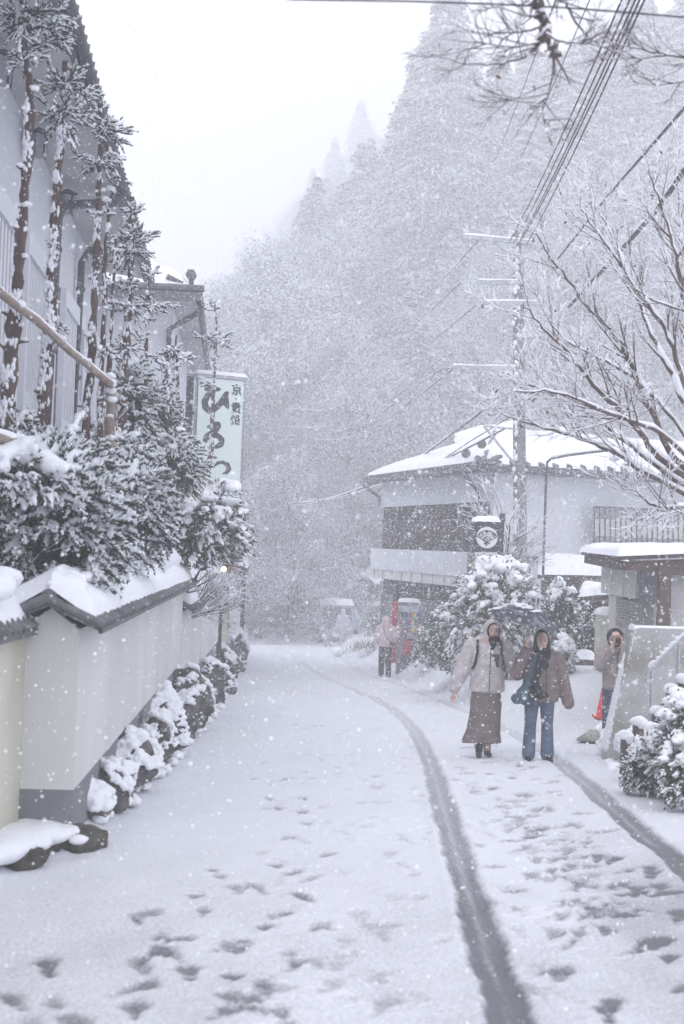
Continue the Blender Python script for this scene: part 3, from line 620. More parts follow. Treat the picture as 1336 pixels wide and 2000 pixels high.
# ================================================================ STANDING SIGN
Ysg=31.5
TLs=at(388,731,Ysg); nS=Vector((.46,-.89,0)).normalized(); XS=Vector((.89,.46,0))
def sg(zx,zy,off=0.): p=hit(360+zx/6.669,700+zy/6.667,TLs,nS); return p+nS*off
tl=sg(190,215); tr=sg(795,245); wS=(tr-tl).dot(XS); hS=2.95
t=thing('sign_board','tall pale green sign panel with big black brush characters beside the house','sign',(tl.x+.5,tl.y+.3,float(gz(Ysg))))
def sq(u,v,off): return tl+XS*(u*wS)+Vector((0,0,-v))+nS*off
mb=MB(); mb.prism([sq(0,.05,0),sq(1,.05,0),sq(1,hS,0),sq(0,hS,0)],-nS*.12); obj('panel',mb,SIGNF,t)
mb=MB(); fr=.045
for a,b in (((-fr/wS,0),(1+fr/wS,0)),((-fr/wS,hS),(1+fr/wS,hS))): mb.beam(sq(*a,-.06),sq(*b,-.06),.18,.07)
for u in (-.5*fr/wS,1+.5*fr/wS): mb.beam(sq(u,.035,-.06),sq(u,hS-.035,-.06),.17,fr,up=(1,0,0))
obj('frame',mb,STEEL,t)
mb=MB(); 
mb.beam(sq(-.10,.02,-.22),sq(-.10,7.2,-.22),.15,.15,up=(1,0,0)); mb.beam(sq(-.13,2.6,-.2),sq(1,2.6,-.2),.05,.08)
mb.beam(sq(-.13,.85,-.2),sq(1,.85,-.2),.05,.08)
obj('post',mb,DARK,t)
mb=MB(); snow_sheet(mb,sq(-.06,-.035,.05),sq(1.05,-.035,.05),sq(1.05,-.035,-.17),sq(-.06,-.035,-.17),.11,60,12,.2,81,edge=.01); snow_sheet(mb,sq(-.16,-.02,-.14),sq(-.05,-.02,-.14),sq(-.05,-.02,-.3),sq(-.16,-.02,-.3),.13,10,10,.2,82,edge=.0); obj('snow',mb,SNOW,t,smooth=True)
strokes=[[(288,395,25),(300,375,30),(345,388,32),(400,398,26),(440,402,24),(472,400,9)],[(330,385,30),(345,440,26),(300,490,34),(265,560,37),(272,630,38),(320,680,34),(385,668,30),(440,618,36),(500,540,33),(545,462,28),(560,450,20)],[(545,470,22),(548,560,30),(560,625,24),(570,650,12)],[(500,560,30),(545,600,26)],
 [(305,890,14),(330,895,22),(385,862,32),(440,858,30),(450,880,26),(410,930,34),(345,980,30),(285,1015,30),(270,1060,27),(290,1092,10)],[(285,1045,22),(370,1010,22),(440,1008,27),(488,1060,32),(478,1120,32),(420,1152,22),(350,1158,12),(295,1158,4)],
 [(378,1288,12),(400,1292,15),(428,1303,7)],[(395,1400,10),(440,1360,20),(500,1348,18),(560,1385,28),(580,1440,28),(550,1488,20),(500,1500,8)]]
mb=MB()
for st in strokes:
    for a,b in zip(st[:-1],st[1:]):
        s=1.22/6.67*Ysg/F; capsule(mb, sg(a[0],a[1],.0), sg(b[0],b[1],.0), a[2]*s, b[2]*s, 14)
me=merge(mb,.012,2,t.location,INK); V=np.zeros(len(me.vertices)*3,np.float32); me.vertices.foreach_get('co',V); V=V.reshape(-1,3)
q=(V-np.array(tl-Vector(t.location)))@np.array(nS); V=V-(q-(.004+.004*np.sign(q)))[:,None]*np.array(nS); me.vertices.foreach_set('co',V.ravel().astype(np.float32)); me.update()
o=bpy.data.objects.new('lettering',me); COL.objects.link(o); o.parent=t
def text_obj(s, c, size, xdir, ydir, parent, m, bold=.0, name='lettering', ext=.004, xs=1.):
    cu=bpy.data.curves.new('txt','FONT'); cu.body=s; cu.size=size; cu.extrude=ext; cu.offset=bold; cu.align_x='CENTER'; cu.align_y='CENTER'
    o=bpy.data.objects.new('txt',cu); COL.objects.link(o); dg=bpy.context.evaluated_depsgraph_get(); dg.update()
    me=bpy.data.meshes.new_from_object(o.evaluated_get(dg)); bpy.data.objects.remove(o)
    V=np.zeros(len(me.vertices)*3,np.float32); me.vertices.foreach_get('co',V); V=V.reshape(-1,3)
    x=np.array(xdir);y=np.array(ydir);z=np.cross(x,y); V=V[:,:1]*xs*x+V[:,1:2]*y+V[:,2:]*z+np.array(c)-np.array(parent.location)
    me.vertices.foreach_set('co',V.astype(np.float32).ravel()); me.materials.clear(); me.materials.append(m); me.update()
    o=bpy.data.objects.new(name,me); COL.objects.link(o); o.parent=parent; return o
for ch,zx,zy,sz in (('京',683,420,.26),('・',673,532,.14),('貴',672,655,.26),('船',662,810,.24)):
    text_obj(ch, sg(zx,zy,.006), sz, XS, (0,0,1), t, INK, .006)
# ================================================================ INN ON THE RIGHT
def hz(px,py,z): r=ray(px,py); return CAMP+r*((z-CAMZ)/r.z)
A3=lambda v: np.array(v,float)
K=A3(at(945,914,36)); ZE=K[2]; ELf=A3(hz(708,942,ZE)); ERt=A3(hz(1336,938,ZE))
kd=(ELf-K); LW=np.linalg.norm(kd); kd/=LW; kr=(ERt-K); kr/=np.linalg.norm(kr); LR=11.5
t=thing('inn','large white inn with snowy hip roof and dark slatted upper storey on the right','inn',tuple(K))
Kc=K+kd*.55+kr*.55
def iw(a,b,z): p=Kc+kd*a+kr*b; return np.array([p[0],p[1],z])
def zc(py,Y=36.9,px=905): return CAMZ+((1067+.036*(px-668))-py)*Y/F
zl,zm,zn,zo=zc(977),zc(1078),zc(1128),zc(1140)
Wl=LW-1.1; GB=-3.2
mb=MB(); 
mb.prism([iw(0,0,zl),iw(Wl,0,zl),iw(Wl,LR,zl),iw(0,LR,zl)],(0,0,ZE-zl+.05))
mb.prism([iw(0,1.9,GB),iw(Wl,1.9,GB),iw(Wl,LR,GB),iw(0,LR,GB)],(0,0,zl-GB))
mb.prism([iw(0,.0,GB),iw(.25,.0,GB),iw(.25,1.9,GB),iw(0,1.9,GB)],(0,0,zl-GB))
obj('wall',mb,HWALL,t)
nl=-kr; nl[2]=0
mb=MB(); mb.prism([iw(.25,.14,GB),iw(Wl,.14,GB),iw(Wl,1.9,GB),iw(.25,1.9,GB)],(0,0,zl-GB)); obj('recess',mb,WOODD,t)
mb=MB()
for a in np.arange(.3,Wl-.05,.105):
    if abs((a%1.9)-1.)<.12: continue
    mb.prism([iw(a,.06,zm),iw(a+.045,.06,zm),iw(a+.045,.12,zm),iw(a,.12,zm)],(0,0,zl-zm))
for q in (.33,.66): mb.beam(iw(.25,.05,zm+(zl-zm)*q),iw(Wl,.05,zm+(zl-zm)*q),.04,.05)
obj('slats',mb,WOODD,t)
mb=MB()
for a in np.arange(.25,Wl,1.95): mb.prism([iw(a,.02,GB),iw(a+.13,.02,GB),iw(a+.13,.15,GB),iw(a,.15,GB)],(0,0,zl-GB))
obj('posts',mb,WOODD,t)
mb=MB(); mb.prism([iw(-.02,-.30,zn),iw(Wl+.1,-.30,zn),iw(Wl+.1,-.003,zn),iw(-.02,-.003,zn)],(0,0,zm-zn)); obj('balcony_band',mb,HWALL,t)
mb=MB()
for a in np.arange(.1,Wl,.95): mb.prism([iw(a,-.26,zn-.28),iw(a+.82,-.26,zn-.28),iw(a+.82,-.08,zn-.28),iw(a,-.08,zn-.28)],(0,0,.275))
obj('hanging_boards',mb,PLAST,t)
mb=MB()
for a in np.arange(.5,Wl-1,2.0):
    mb.prism([iw(a,.09,-1.9),iw(a+1.3,.09,-1.9),iw(a+1.3,.13,-1.9),iw(a,.13,-1.9)],(0,0,2.1))
obj('shopfront_glass',mb,GLASS,t)
# roof
rise=1.25; h0=K+kd*LW*.5+kr*2.6; h0=np.array([h0[0],h0[1],ZE+rise]); h1=h0+kr*7; B0=ELf; B1=ELf+kr*(LR+1); K1=K+kr*(LR+1)
mb=MB(); u=(0,0,.10)
mb.prism([K,B0,h0,h0+kr*.01],u); mb.prism([K1,K,h0,h1],u); mb.prism([B0,B1,h1,h0],u)
mb.beam(K-[0,0,.02],B0-[0,0,.02],.09,.16); mb.beam(K-[0,0,.02],K1-[0,0,.02],.09,.16)
for s in np.arange(0,LW,.24): mb.tube([K+kd*s+[0,0,.13]-kr*.03,K+kd*s+[0,0,.13]+kr*.5+[0,0,.20]],.055,6)
for s in np.arange(0,LR,.42): mb.tube([K+kr*s+[0,0,.14]-kd*.05,K+kr*s+[0,0,.14]+kd*.5+[0,0,.14]],.075,8)
rf=obj('roof',mb,TILE,t)
mb=MB(); o=np.array([0,0,.12])
snow_sheet(mb,B0+o,K+o,h0+o+kr*.2,h0+o,.17,150,24,.25,91,scal=40,edge=.04); snow_sheet(mb,K+o,K1+o,h1+o,h0+o,.20,200,24,.25,92,scal=30,edge=.05); snow_sheet(mb,B1+o,B0+o,h0+o,h1+o,.2,40,12,.2,93)
obj('snow',mb,SNOW,rf,smooth=True)
mb=MB(); c=K+[-.05,.25,.62]; 
for cc in (c,c+[-.35,.5,-.22]): mb.lathe(cc,[(.001,-.10),(.10,-.10),(.115,-.03),(.115,.10),(.001,.10)],18,rot=Rx)
mb.tube([K+[0,.1,.18],h0+[0,0,.2]],.09,8); obj('ridge_ornament',mb,TILE,rf)
# upper roof behind
q0=A3(at(893,872,42.5)); q1=A3(at(1012,852,41)); 
mb=MB(); snow_sheet(mb,q0,q1,q1+[.2,1.5,.45],q0+[0,1.5,.3],.22,50,12,.2,95); 
mb2=MB(); mb2.prism([q0,q1,q1+[.2,1.5,.43],q0+[0,1.5,.28]],(0,0,-.18)); r2=obj('upper_roof',mb2,TILE,t); obj('snow',mb,SNOW,r2,smooth=True)
p0=A3(at(1028,878,40.5)); p1=A3(at(1340,905,42)); p2=A3(at(1400,818,46)); p3=A3(at(1115,846,46))
mb=MB(); snow_sheet(mb,p0,A3(at(1060,872,40.6)),p3,p3-[.5,0,0.05],.2,30,20,.2,96); mb2=MB(); mb2.prism([A3(at(1050,888,40)),A3(at(1225,898,40)),A3(at(1200,874,41)),A3(at(1072,874,41))],(0,.3,0)); r3=obj('gable',mb2,TILE,t); obj('snow',mb,SNOW,r3,smooth=True)
# gutter + downpipe at the corner
mb=MB(); mb.tube([K-kr*.09,ELf-kr*.09],.06,8); mb.tube([K-kd*.10,K1-kd*.10],.06,8); obj('gutter',mb,GUTT,t)
s_=1.0; g=K+kd*s_-kr*.09; mb=MB(); mb.tube([g,g+[0,0,-.2],iw(.8,-.10,ZE-.55),iw(.75,-.09,ZE-.8),iw(.72,-.36,zm+.0),iw(.72,-.36,zn-.2),iw(.6,-.1,GB)],.055,8); obj('downpipe',mb,GUTT,t)
g=ELf-kr*.09; mb=MB(); mb.tube([g,iw(Wl,-.09,ZE-.5),iw(Wl,-.09,zl-.1)],.05,8); obj('downpipe',mb,GUTT,t)
# right face window, bars
nr=-kd
def fR(px,py,off=0.): p=hit(px,py,Vector(iw(0,0,0)),Vector(kd)); return A3(p)-kd*off
a,b,c,d=fR(1157,1067),fR(1420,1078),fR(1420,1000),fR(1157,990)
a[2]=b[2]=min(a[2],b[2]); c[2]=d[2]=d[2]
mb=MB(); mb.prism([a-kd*.004,b-kd*.004,c-kd*.004,d-kd*.004],-kd*.03); wn=obj('window',mb,mat('frosted_glass',(.30,.33,.34),.4),t)
mb=MB(); mb.prism([a*(.72)+d*.28-kd*.036,b*.72+c*.28-kd*.036,b*.30+c*.70-kd*.036,a*.30+d*.70-kd*.036],-kd*.02); obj('blind',mb,PLAST,wn)
mb=MB(); n=26
for k in range(n+1): p=a+(b-a)*k/n; q=d+(c-d)*k/n; mb.beam(p-kd*.12,q-kd*.12,.035,.035,up=(1,0,0))
for q in (0,1): mb.beam((a if q==0 else d)-kd*.12,(b if q==0 else c)-kd*.12,.045,.045)
obj('window_bars',mb,DARK,wn)
mb=MB(); z_=fR(1060,1092)[2]; mb.beam(iw(-.05,.1,z_),iw(-.05,LR,z_),.10,.12); obj('skirt_board',mb,WOODD,t)
mb=MB(); v=fR(945,950,.005); mb.box(v+[0.1,-.03,0],(.25,.08,.22)); mb.box(v+[0.1,-.08,-.13],(.3,.03,.04)); obj('vent',mb,STEEL,t)

def lean_roof(name,label,cat,quad,th,Ywall=None,seed=1,wallmat=WOODB,bottom=None,base=None):
    P=[A3(at(*q)) for q in quad]; c=sum(P)/4
    t=thing(name,label,cat,(c[0],c[1],bottom if bottom is not None else float(gz(c[1]))))
    mb=MB(); mb.prism([p-[0,0,.10] for p in P],(0,0,.10)); r=obj('roof',mb,WOODD,t)
    mb=MB(); snow_sheet(mb,P[0],P[1],P[2],P[3],th,60,14,.2,seed); obj('snow',mb,SNOW,r,smooth=True)
    if base:
        a,b=P[0]*.92+P[3]*.08,P[1]*.92+P[2]*.08; zb=float(gz(c[1])); mb=MB(); dd=(b-a)/np.linalg.norm(b-a); a=a+dd*.1;b=b-dd*.1
        a2=a+(P[3]-P[0])*.7; b2=b+(P[2]-P[1])*.7
        mb.prism([[a[0],a[1],zb],[b[0],b[1],zb],[b2[0],b2[1],zb],[a2[0],a2[1],zb]],(0,0,min(a[2],b[2])-.12-zb)); obj('wall',mb,wallmat,t)
    return t
lean_roof('annex','low brown timber annex under a broad flat snowy roof against the inn','annex',[(1050,1122,33.6),(1230,1126,33.2),(1230,1100,35.6),(1050,1094,35.8)],.2,seed=101,base=True,wallmat=WOODB)
lean_roof('porch','small porch roof under a thick snow pad between the annex and the louvred hut','porch',[(1128,1166,30.5),(1198,1160,29.5),(1203,1150,31.2),(1134,1152,32.0)],.17,seed=102,base=True,wallmat=WOODB)
# side wall block with snow cap
def capped_block(name,label,cat,px0,px1,pyt,Y,dep,m,sn=.1,seed=5,mat2=None):
    a=A3(at(px0,pyt,Y));b=A3(at(px1,pyt,Y)); zb=float(gz(Y))-.1; t=thing(name,label,cat,((a[0]+b[0])/2,Y,zb))
    mb=MB(); mb.prism([[a[0],Y,zb],[b[0],Y,zb],[b[0],Y+dep,zb],[a[0],Y+dep,zb]],(0,0,a[2]-zb)); obj('body',mb,m,t)
    mb=MB(); e=.03; z=a[2]; snow_sheet(mb,[a[0]-e,Y-e,z],[b[0]+e,Y-e,z],[b[0]+e,Y+dep+e,z],[a[0]-e,Y+dep+e,z],sn,30,14,.25,seed); obj('snow',mb,SNOW,t,smooth=True); return t
capped_block('wall_block','short cream wall with a snow pad on top just left of the louvred hut','wall',1172,1210,1201,26.5,.5,PLASTO,.13,7)
capped_block('planter','low dark planter box heaped with snow at the back of the snowy forecourt','planter',1112,1163,1287,28.5,.6,WOODD,.16,8)

# ================================================================ LOUVRED HUT
hx=4.72
def h2(px,py): p=hit(px,py,Vector((hx,0,0)),Vector((1,0,0))); return p
t=thing('hut','small hut with cream panels, louvred side and overhanging snowy slab roof on the right','hut',(5.4,23.,float(gz(23))))
zr=float(at(1215,1094,21.2).z); r0=A3(at(1210,1094,21.0)); r1=A3(at(1420,1084,20.6)); r2=A3(at(1420,1060,26)); r3=A3(at(1136,1082,26.5))
r1[2]=r0[2]+.12; r3[2]=r0[2]+.06
mb=MB(); mb.prism([r0,r1,r2*[1,1,0]+[0,0,r1[2]+.05],r3],(0,0,.05)); 
mb.beam(r0-[-.08,-.1,.08],r3-[-.08,.1,.08],.09,.14); mb.beam(r0-[-.1,-.1,.085],r1-[0,-.1,.085],.09,.13); obj('roof',mb,WOODB,t)
rfp=[o for o in t.children if o.name.startswith('roof')][0]
mb=MB(); e=np.array([0,0,.055]); snow_sheet(mb,r0+e-[.04,.04,0],r1+e-[0,.04,0],r2*[1,1,0]+[0,0,r1[2]+.1],r3+e-[.05,0,0],.15,90,50,.12,103,edge=.02); obj('snow',mb,SNOW,rfp,smooth=True)
za,zb_=h2(1200,1162).z,-1.3; ya=h2(1177,1110).y; yb=h2(1287,1110).y; ztop=r0[2]-.03
print('hut y',ya,yb,za,ztop)
ymid=h2(1246,1110).y
mb=MB(); mb.prism([(hx-.02,ymid,za),(hx-.02,ya,za),(hx+.1,ya,za),(hx+.1,ymid,za)],(0,0,ztop-za))
obj('cream_panel',mb,PANEL,t)
mb=MB()
for q in (.33,.66): mb.box((hx-.023,ymid+(ya-ymid)*q,(za+ztop)/2),(.01,.02,ztop-za))
obj('panel_joint',mb,STEEL,t)
mb=MB(); mb.prism([(hx+.03,yb,za-.05),(hx+.03,ymid-.004,za-.05),(hx+.15,ymid-.004,za-.05),(hx+.15,yb,za-.05)],(0,0,ztop-za+.05)); obj('upper_wall',mb,GREYB,t)  # shaded strip under the roof, its shade put into the dark grey
yl0,yl1=h2(1281,1200).y,h2(1206,1200).y
mb=MB(); mb.prism([(hx+.10,yl0,zb_),(hx+.10,ya-.15,zb_),(hx+1.5,ya-.15,zb_),(hx+1.5,yl0,zb_)],(0,0,za-zb_-.004)); obj('side_wall',mb,PANEL,t)
mb=MB(); zz=za-.06; k=0
while zz>zb_:
    st=.05 if k<12 else .13; mb.prism([(hx+.0,yl0+.02,zz-st*.75),(hx+.0,yl1-.02,zz-st*.75),(hx+.07,yl1-.02,zz),(hx+.07,yl0+.02,zz)],(.02,0,0)); zz-=st; k+=1
lv=obj('louvre',mb,PANEL,t)
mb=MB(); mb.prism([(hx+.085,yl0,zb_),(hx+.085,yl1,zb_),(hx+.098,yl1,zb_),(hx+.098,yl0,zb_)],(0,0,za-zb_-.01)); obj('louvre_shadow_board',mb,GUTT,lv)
mb=MB(); 
for y in (yl0-.02,yl1+.03): mb.box((hx+.03,y,(za+zb_)/2-.01),(.12,.05,za-zb_-.02))
obj('louvre_frame',mb,PANEL,lv)
mb=MB(); mb.box((hx+.06,yb-.12,(ztop+zb_)/2),(.17,.17,ztop-zb_)); mb.box((hx+.25,yb-.14,ztop-.1),(.6,.14,.14)); obj('post',mb,WOODB,t)
mb=MB(); mb.prism([(hx+.16,yb-.02,zb_),(hx+4,yb-.02,zb_),(hx+4,yb+.4,zb_),(hx+.16,yb+.4,zb_)],(0,0,ztop-zb_-.02)); obj('front_wall',mb,CONC,t)

# ================================================================ STAIR PARAPET + HANDRAIL
YP=17.5
def pp(px,py,Y=YP): return A3(at(px,py,Y))
t=thing('stair_parapet','sloping grey concrete stair parapet with a snow-dusted slanted edge hiding the photographer','parapet',tuple(pp(1240,1440)))
pts=[pp(1187,1462),pp(1236,1232),pp(1250,1226),pp(1450,1232),pp(1450,1500),pp(1187,1500)]
mb=MB(); mb.prism(pts,(0,.42,0)); obj('wall',mb,CONCS,t)
mb=MB()
snow_sheet(mb,pp(1244,1228),pp(1450,1233),pp(1450,1233)+[0,.42,0],pp(1244,1228)+[0,.42,0],.02,60,8,.3,111,edge=.004)
a,b=pp(1183,1462),pp(1238,1229)
for q in range(46):
    f=q/45; c=a+(b-a)*f; 
    mb.blobs((c+[.022,.20,0])[None],np.array([[.022,.20,.06]]),amp=.15,sub=3)
obj('snow',mb,SNOW,t,smooth=True)
for qx in (1248,1300): pass
t=thing('handrail','snow-topped galvanised pipe handrail climbing the steps in front of the parapet','handrail',tuple(pp(1268,1390,16.6)))
a,b=pp(1264,1310,16.6),pp(1450,1128,16.6)
mb=MB(); mb.tube([a+[0,0,-.14],a+[0,0,-.05],a+[.02,0,0],b],.022,10); obj('rail',mb,STEEL,t)
for px,y0,y1 in ((1274,1300,1440),(1326,1252,1440)):
    p=pp(px,y0,16.6); fr=(px-1264)/186; p=a+(b-a)*fr; mb=MB(); mb.tube([p,[p[0],p[1],-.95]],.02,10); obj('post',mb,STEEL,t)
mb=MB(); mb.tube([a+[.02,0,.03],b+[0,0,.03]],.02,8); 
for q in range(40): mb.blobs((a+(b-a)*rng.uniform(0,1)+[0,0,.035])[None],np.array([[.035,.02,.014]])*rng.uniform(.6,1.3),amp=.3,sub=1)
obj('snow',mb,SNOW,t,smooth=True)
g=gp(1158,1437); t=thing('paving_slab','wet grey slab bare of snow beside the parapet foot','slab',tuple(g))
mb=MB(); P=[A3(gp(1126,1447,.03)),A3(gp(1188,1450,.03)),A3(gp(1192,1424,.03)),A3(gp(1160,1424,.03))]; mb.prism(P,(0,0,.035)); obj('slab',mb,CONCS,t)

# stakes, rocks at the right border
for k,(px,py,ht,wd) in enumerate([(1247,1412,60,28),(1222,1440,50,24),(1283,1392,80,26),(1312,1350,90,28),(1336,1330,120,30),(1272,1425,60,22)]):
    Y=15.6-.25*k; p=A3(at(px,py,Y)); s=Y/F; zb=float(gz(Y))-.1
    t=thing('wooden_stake',f'snow-capped brown wooden stake edging the steps, {["second lowest","lowest, beside the rocks","third up the slope","tall, below the handrail","tallest, at the right border of the view","short, in front of the others"][k]}','stake',(p[0],Y,zb),'stakes edging the steps')
    mb=MB(); mb.lathe((p[0],Y,0),[(.001,zb),(wd*s*.42,zb),(wd*s*.40,p[2]-.02),(wd*s*.36,p[2]),(.001,p[2])],10); obj('post',mb,WOODB,t)
    mb=MB(); mb.blobs(np.array([[p[0],Y,p[2]+.02],[p[0]+.03,Y-.03,p[2]+.0]]),np.array([[wd*s*.55,wd*s*.55,.06],[wd*s*.45,wd*s*.4,.07]]),amp=.2,sub=3); obj('snow',mb,SNOW,t,smooth=True)
for k,(px,py,wd,ht,lb) in enumerate([(1218,1478,60,45,'low wedge, leftmost'),(1255,1500,70,60,'broad, second from the left'),(1240,1462,60,50,'behind the two front ones'),(1300,1520,80,60,'under the snowy shrub'),(1345,1560,110,80,'rightmost, cut by the border'),(1205,1452,50,26,'small, against the parapet foot')]):
    g=gp(px,py); s=g.y/F; rock((g.x,g.y+.2,g.z),(wd*s*1.1,wd*s*1.3,ht*s*1.25),200+k,'snowy dark rock at the foot of the steps, '+lb,'rock','rocks at the foot of the steps',sn=.07)

# ================================================================ SHOP SIGN
Yb=29.6
def bs(px,py,o=0.): p=A3(at(px,py,Yb)); p[1]-=o; return p
g=A3(at(983,1090,Yb)); t=thing('shop_sign','black post sign with a white round fan emblem above the snowy shrub','sign',(g[0],Yb+.1,gg(3.2,Yb)))
mb=MB(); mb.prism([bs(925,1092),bs(975,1094),bs(977,1018),bs(927,1016)],(0,.10,0)); obj('board',mb,INK,t)
mb=MB(); a=bs(981,1003); mb.prism([[a[0]-.045,Yb-.02,-1.4],[a[0]+.05,Yb-.02,-1.4],[a[0]+.05,Yb+.12,-1.4],[a[0]-.045,Yb+.12,-1.4]],(0,0,a[2]+1.4)); obj('post',mb,DARK,t)
c=bs(951,1050); rad=21*Yb/F
mb=MB(); mb.lathe(c-[0,.012,0],[(.001,.006),(rad,.006),(rad,-.01),(.001,-.01)],40,rot=Rx); em=obj('emblem',mb,mat('emblem_white',(.72,.74,.74),.6),t)
def fp(zx,zy): return bs(900+zx/13.36, 990+zy/13.36, .026)
lines=[[(415,770),(470,700),(560,635),(680,612),(800,640),(890,700),(945,775)],[(415,770),(560,855),(670,915)],[(945,775),(800,860),(700,905)],[(560,850),(610,800),(680,778),(750,798),(800,858)],[(680,780),(682,920)],[(620,800),(668,912)],[(735,800),(690,912)],[(580,840),(660,912)],[(785,845),(700,912)]]
mb=MB()
for l in lines:
    P=[fp(*q) for q in l]; mb.tube(P,.008,5)
mb.blobs(np.array([fp(678,925),fp(640,950),fp(712,950),fp(665,985)]),np.array([[.035,.006,.04],[.04,.006,.02],[.04,.006,.02],[.02,.006,.03]]),amp=.1)
obj('fan_outline',mb,INK,em)
for ch,zx,zy,rt in (('ひ',535,740,.35),('ろ',682,700,0),('や',835,750,-.4)):
    x=np.array([math.cos(rt),0,math.sin(rt)]); y=np.array([-math.sin(rt),0,math.cos(rt)])
    text_obj(ch, fp(zx,zy)-[0,.004,0], .125, x, y, t, INK, .004)
mb=MB(); 
for y0,y1 in ((1078,1084),(1085,1091),(1092,1097)): mb.prism([bs(926.5,y1,.012),bs(972,y1+.8,.012),bs(972,y0+.8,.012),bs(926.5,y0,.012)],(0,.010,0))
obj('name_strips',mb,PLAST,t)
mb=MB(); a,b=bs(922,1018),bs(979,1020); snow_sheet(mb,a-[0,.05,0],b-[0,.05,0],b+[0,.2,0],a+[0,.2,0],.12,30,12,.15,121,edge=.01); obj('snow',mb,SNOW,t,smooth=True)

# ================================================================ UTILITY POLE, CABLES, LAMP ARM
YU=32.0; b0=A3(at(1017,1290,YU)); tp=A3(at(1012,452,YU))
CONP=mat('pole_concrete',(.16,.155,.16),.9,(.24,.23,.235),5,stretch=(1,1,.3))
t=thing('utility_pole','tall concrete utility pole with four snowy crossarms in front of the inn','utility pole',(b0[0],YU,float(gz(YU))))
mb=MB(); mb.tube([b0-(tp-b0)*.03,tp],[.175,.115],16); obj('shaft',mb,CONP,t)
mb=MB()
Pz=np.linspace(-1,tp[2],200); 
for z in Pz:
    if rng.random()<.6: mb.blobs(np.array([[b0[0]+(tp-b0)[0]*(z-b0[2])/(tp-b0)[2]-.11+rng.uniform(-.03,.10),YU-.11,z]]),np.array([[.05,.03,.07]])*rng.uniform(.5,1.3),amp=.3,sub=1)
obj('clinging_snow',mb,SNOW,t,smooth=True)
arms=[((903,462),(1042,474)),((934,551),(1032,552)),((933,592),(1050,592)),((884,717),(1008,720)),((905,470-8),(906,462))][:4]
ends=[]
for (a,b) in arms:
    A_=A3(at(*a,YU-.12)); B_=A3(at(*b,YU-.12)); mb=MB(); mb.beam(A_,B_,.08,.09); ar=obj('crossarm',mb,STEEL,t); ends.append((A_,B_))
    mb=MB(); snow_sheet(mb,A_+[0,-.045,.045],B_+[0,-.045,.045],B_+[0,.045,.045],A_+[0,.045,.045],.035,50,6,.5,131,edge=.0); obj('snow',mb,SNOW,ar,smooth=True)
for px in (911,953,996,1016):
    p=A3(at(px,462+(px-903)*.08,YU-.12)); mb=MB(); mb.lathe(p,[(.001,.26),(.035,.25),(.05,.2),(.03,.17),(.05,.14),(.03,.1),(.02,.02)],10); mb2=mb; ins=obj('insulator',mb,PLAST,t)
p=A3(at(953,466,YU-.1)); mb=MB(); mb.beam(p,A3(at(1008,505,YU-.1)),.04,.04); mb.beam(A3(at(985,720,YU-.1)),A3(at(1010,748,YU-.1)),.04,.04); obj('brace',mb,STEEL,t)
a=A3(at(945,832,YU-.15)); mb=MB(); mb.beam(a,A3(at(1006,908,YU-.15)),.05,.05); mb.beam(A3(at(890,800,YU-.2)),A3(at(1008,802,YU-.2)),.05,.05); mb.beam(A3(at(945,832,YU-.15)),A3(at(1008,838,YU-.15)),.04,.04); obj('stay_arm',mb,STEEL,t)
CAB=mat('cable',(.03,.03,.035),.6)
def cable(pts,r,label,group='overhead cables',snow=.5,sag=0.,n=40,name='power_cable',gap=.5,sr=1.):
    P=np.array([A3(at(*p)) for p in pts])
    if len(P)==2:
        s=np.linspace(0,1,n)[:,None]; Q=P[0]*(1-s)+P[1]*s; Q[:,2]-=sag*4*(s*(1-s))[:,0]
    else:
        tt=np.arange(len(P)); Q=[]
        for i in range(len(P)-1):
            a,b,c,d=P[max(i-1,0)],P[i],P[i+1],P[min(i+2,len(P)-1)]
            for s in np.linspace(0,1,12,endpoint=False): Q.append(.5*((2*b)+(-a+c)*s+(2*a-5*b+4*c-d)*s*s+(-a+3*b-3*c+d)*s**3))
        Q.append(P[-1]); Q=np.array(Q)
    mb=MB(); mb.tube(Q,r,6); t=thing(name,label,'cable',tuple(Q[len(Q)//2]),group); obj('wire',mb,CAB,t)
    if snow:
        mb=MB(); i=0; m_=len(Q)
        fine=np.linspace(0,m_-1,m_*5); QQ=np.stack([np.interp(fine,np.arange(m_),Q[:,k]) for k in range(3)],1)
        while i<len(QQ)-3:
            L_=rng.integers(2,9); 
            if rng.random()<snow: seg=QQ[i:i+L_+1].copy(); seg[:,2]+=r*1.1; mb.tube(seg,r*1.0*sr,5,cap=True)
            i+=L_
        if mb.v: obj('snow',mb,SNOWF,t,smooth=True)
FIV=['leftmost','second from the left','middle','fourth from the left','rightmost']
top=[(1216,-6),(1232,-6),(1243,-6),(1252,-6),(1261,-6)]
bot=[(996,470),(1001,478),(1006,486),(1012,480),(1020,492)]
for k in range(5):
    cable([(bot[k][0],bot[k][1],YU-.1),(top[k][0]+12,top[k][1]-26,13.5-.2*k)],.011,'thin black cable rising rightward from the pole top, %s of five'%FIV[k],'five cables rising from the pole top',.35,.12)
cable([(967,312,30),(1092,-20,14)],.006,'very thin single wire left of the cable bundle, crossing the overhanging branch',None,.2,.05)
cable([(1000,345,30),(1160,-20,14)],.006,'very thin single wire nearest the left side of the cable bundle',None,.2,.05)
cable([(560,-1,7),(700,1,7),(850,4,7),(1100,15,7),(1400,39,7)],.0045,'dark cable running across the very top of the view',None,0)
cable([(1090,505,30),(1190,380,24),(1336,212,17),(1400,135,14)],.022,'spiral-wrapped double cable at right passing above the bare tree',None,.7,sr=.8)
cable([(1110,600,30),(1225,475,22),(1290,400,18),(1336,335,15),(1420,240,12)],.035,'thick black cable bundle at right running down into the bare tree',None,.35)
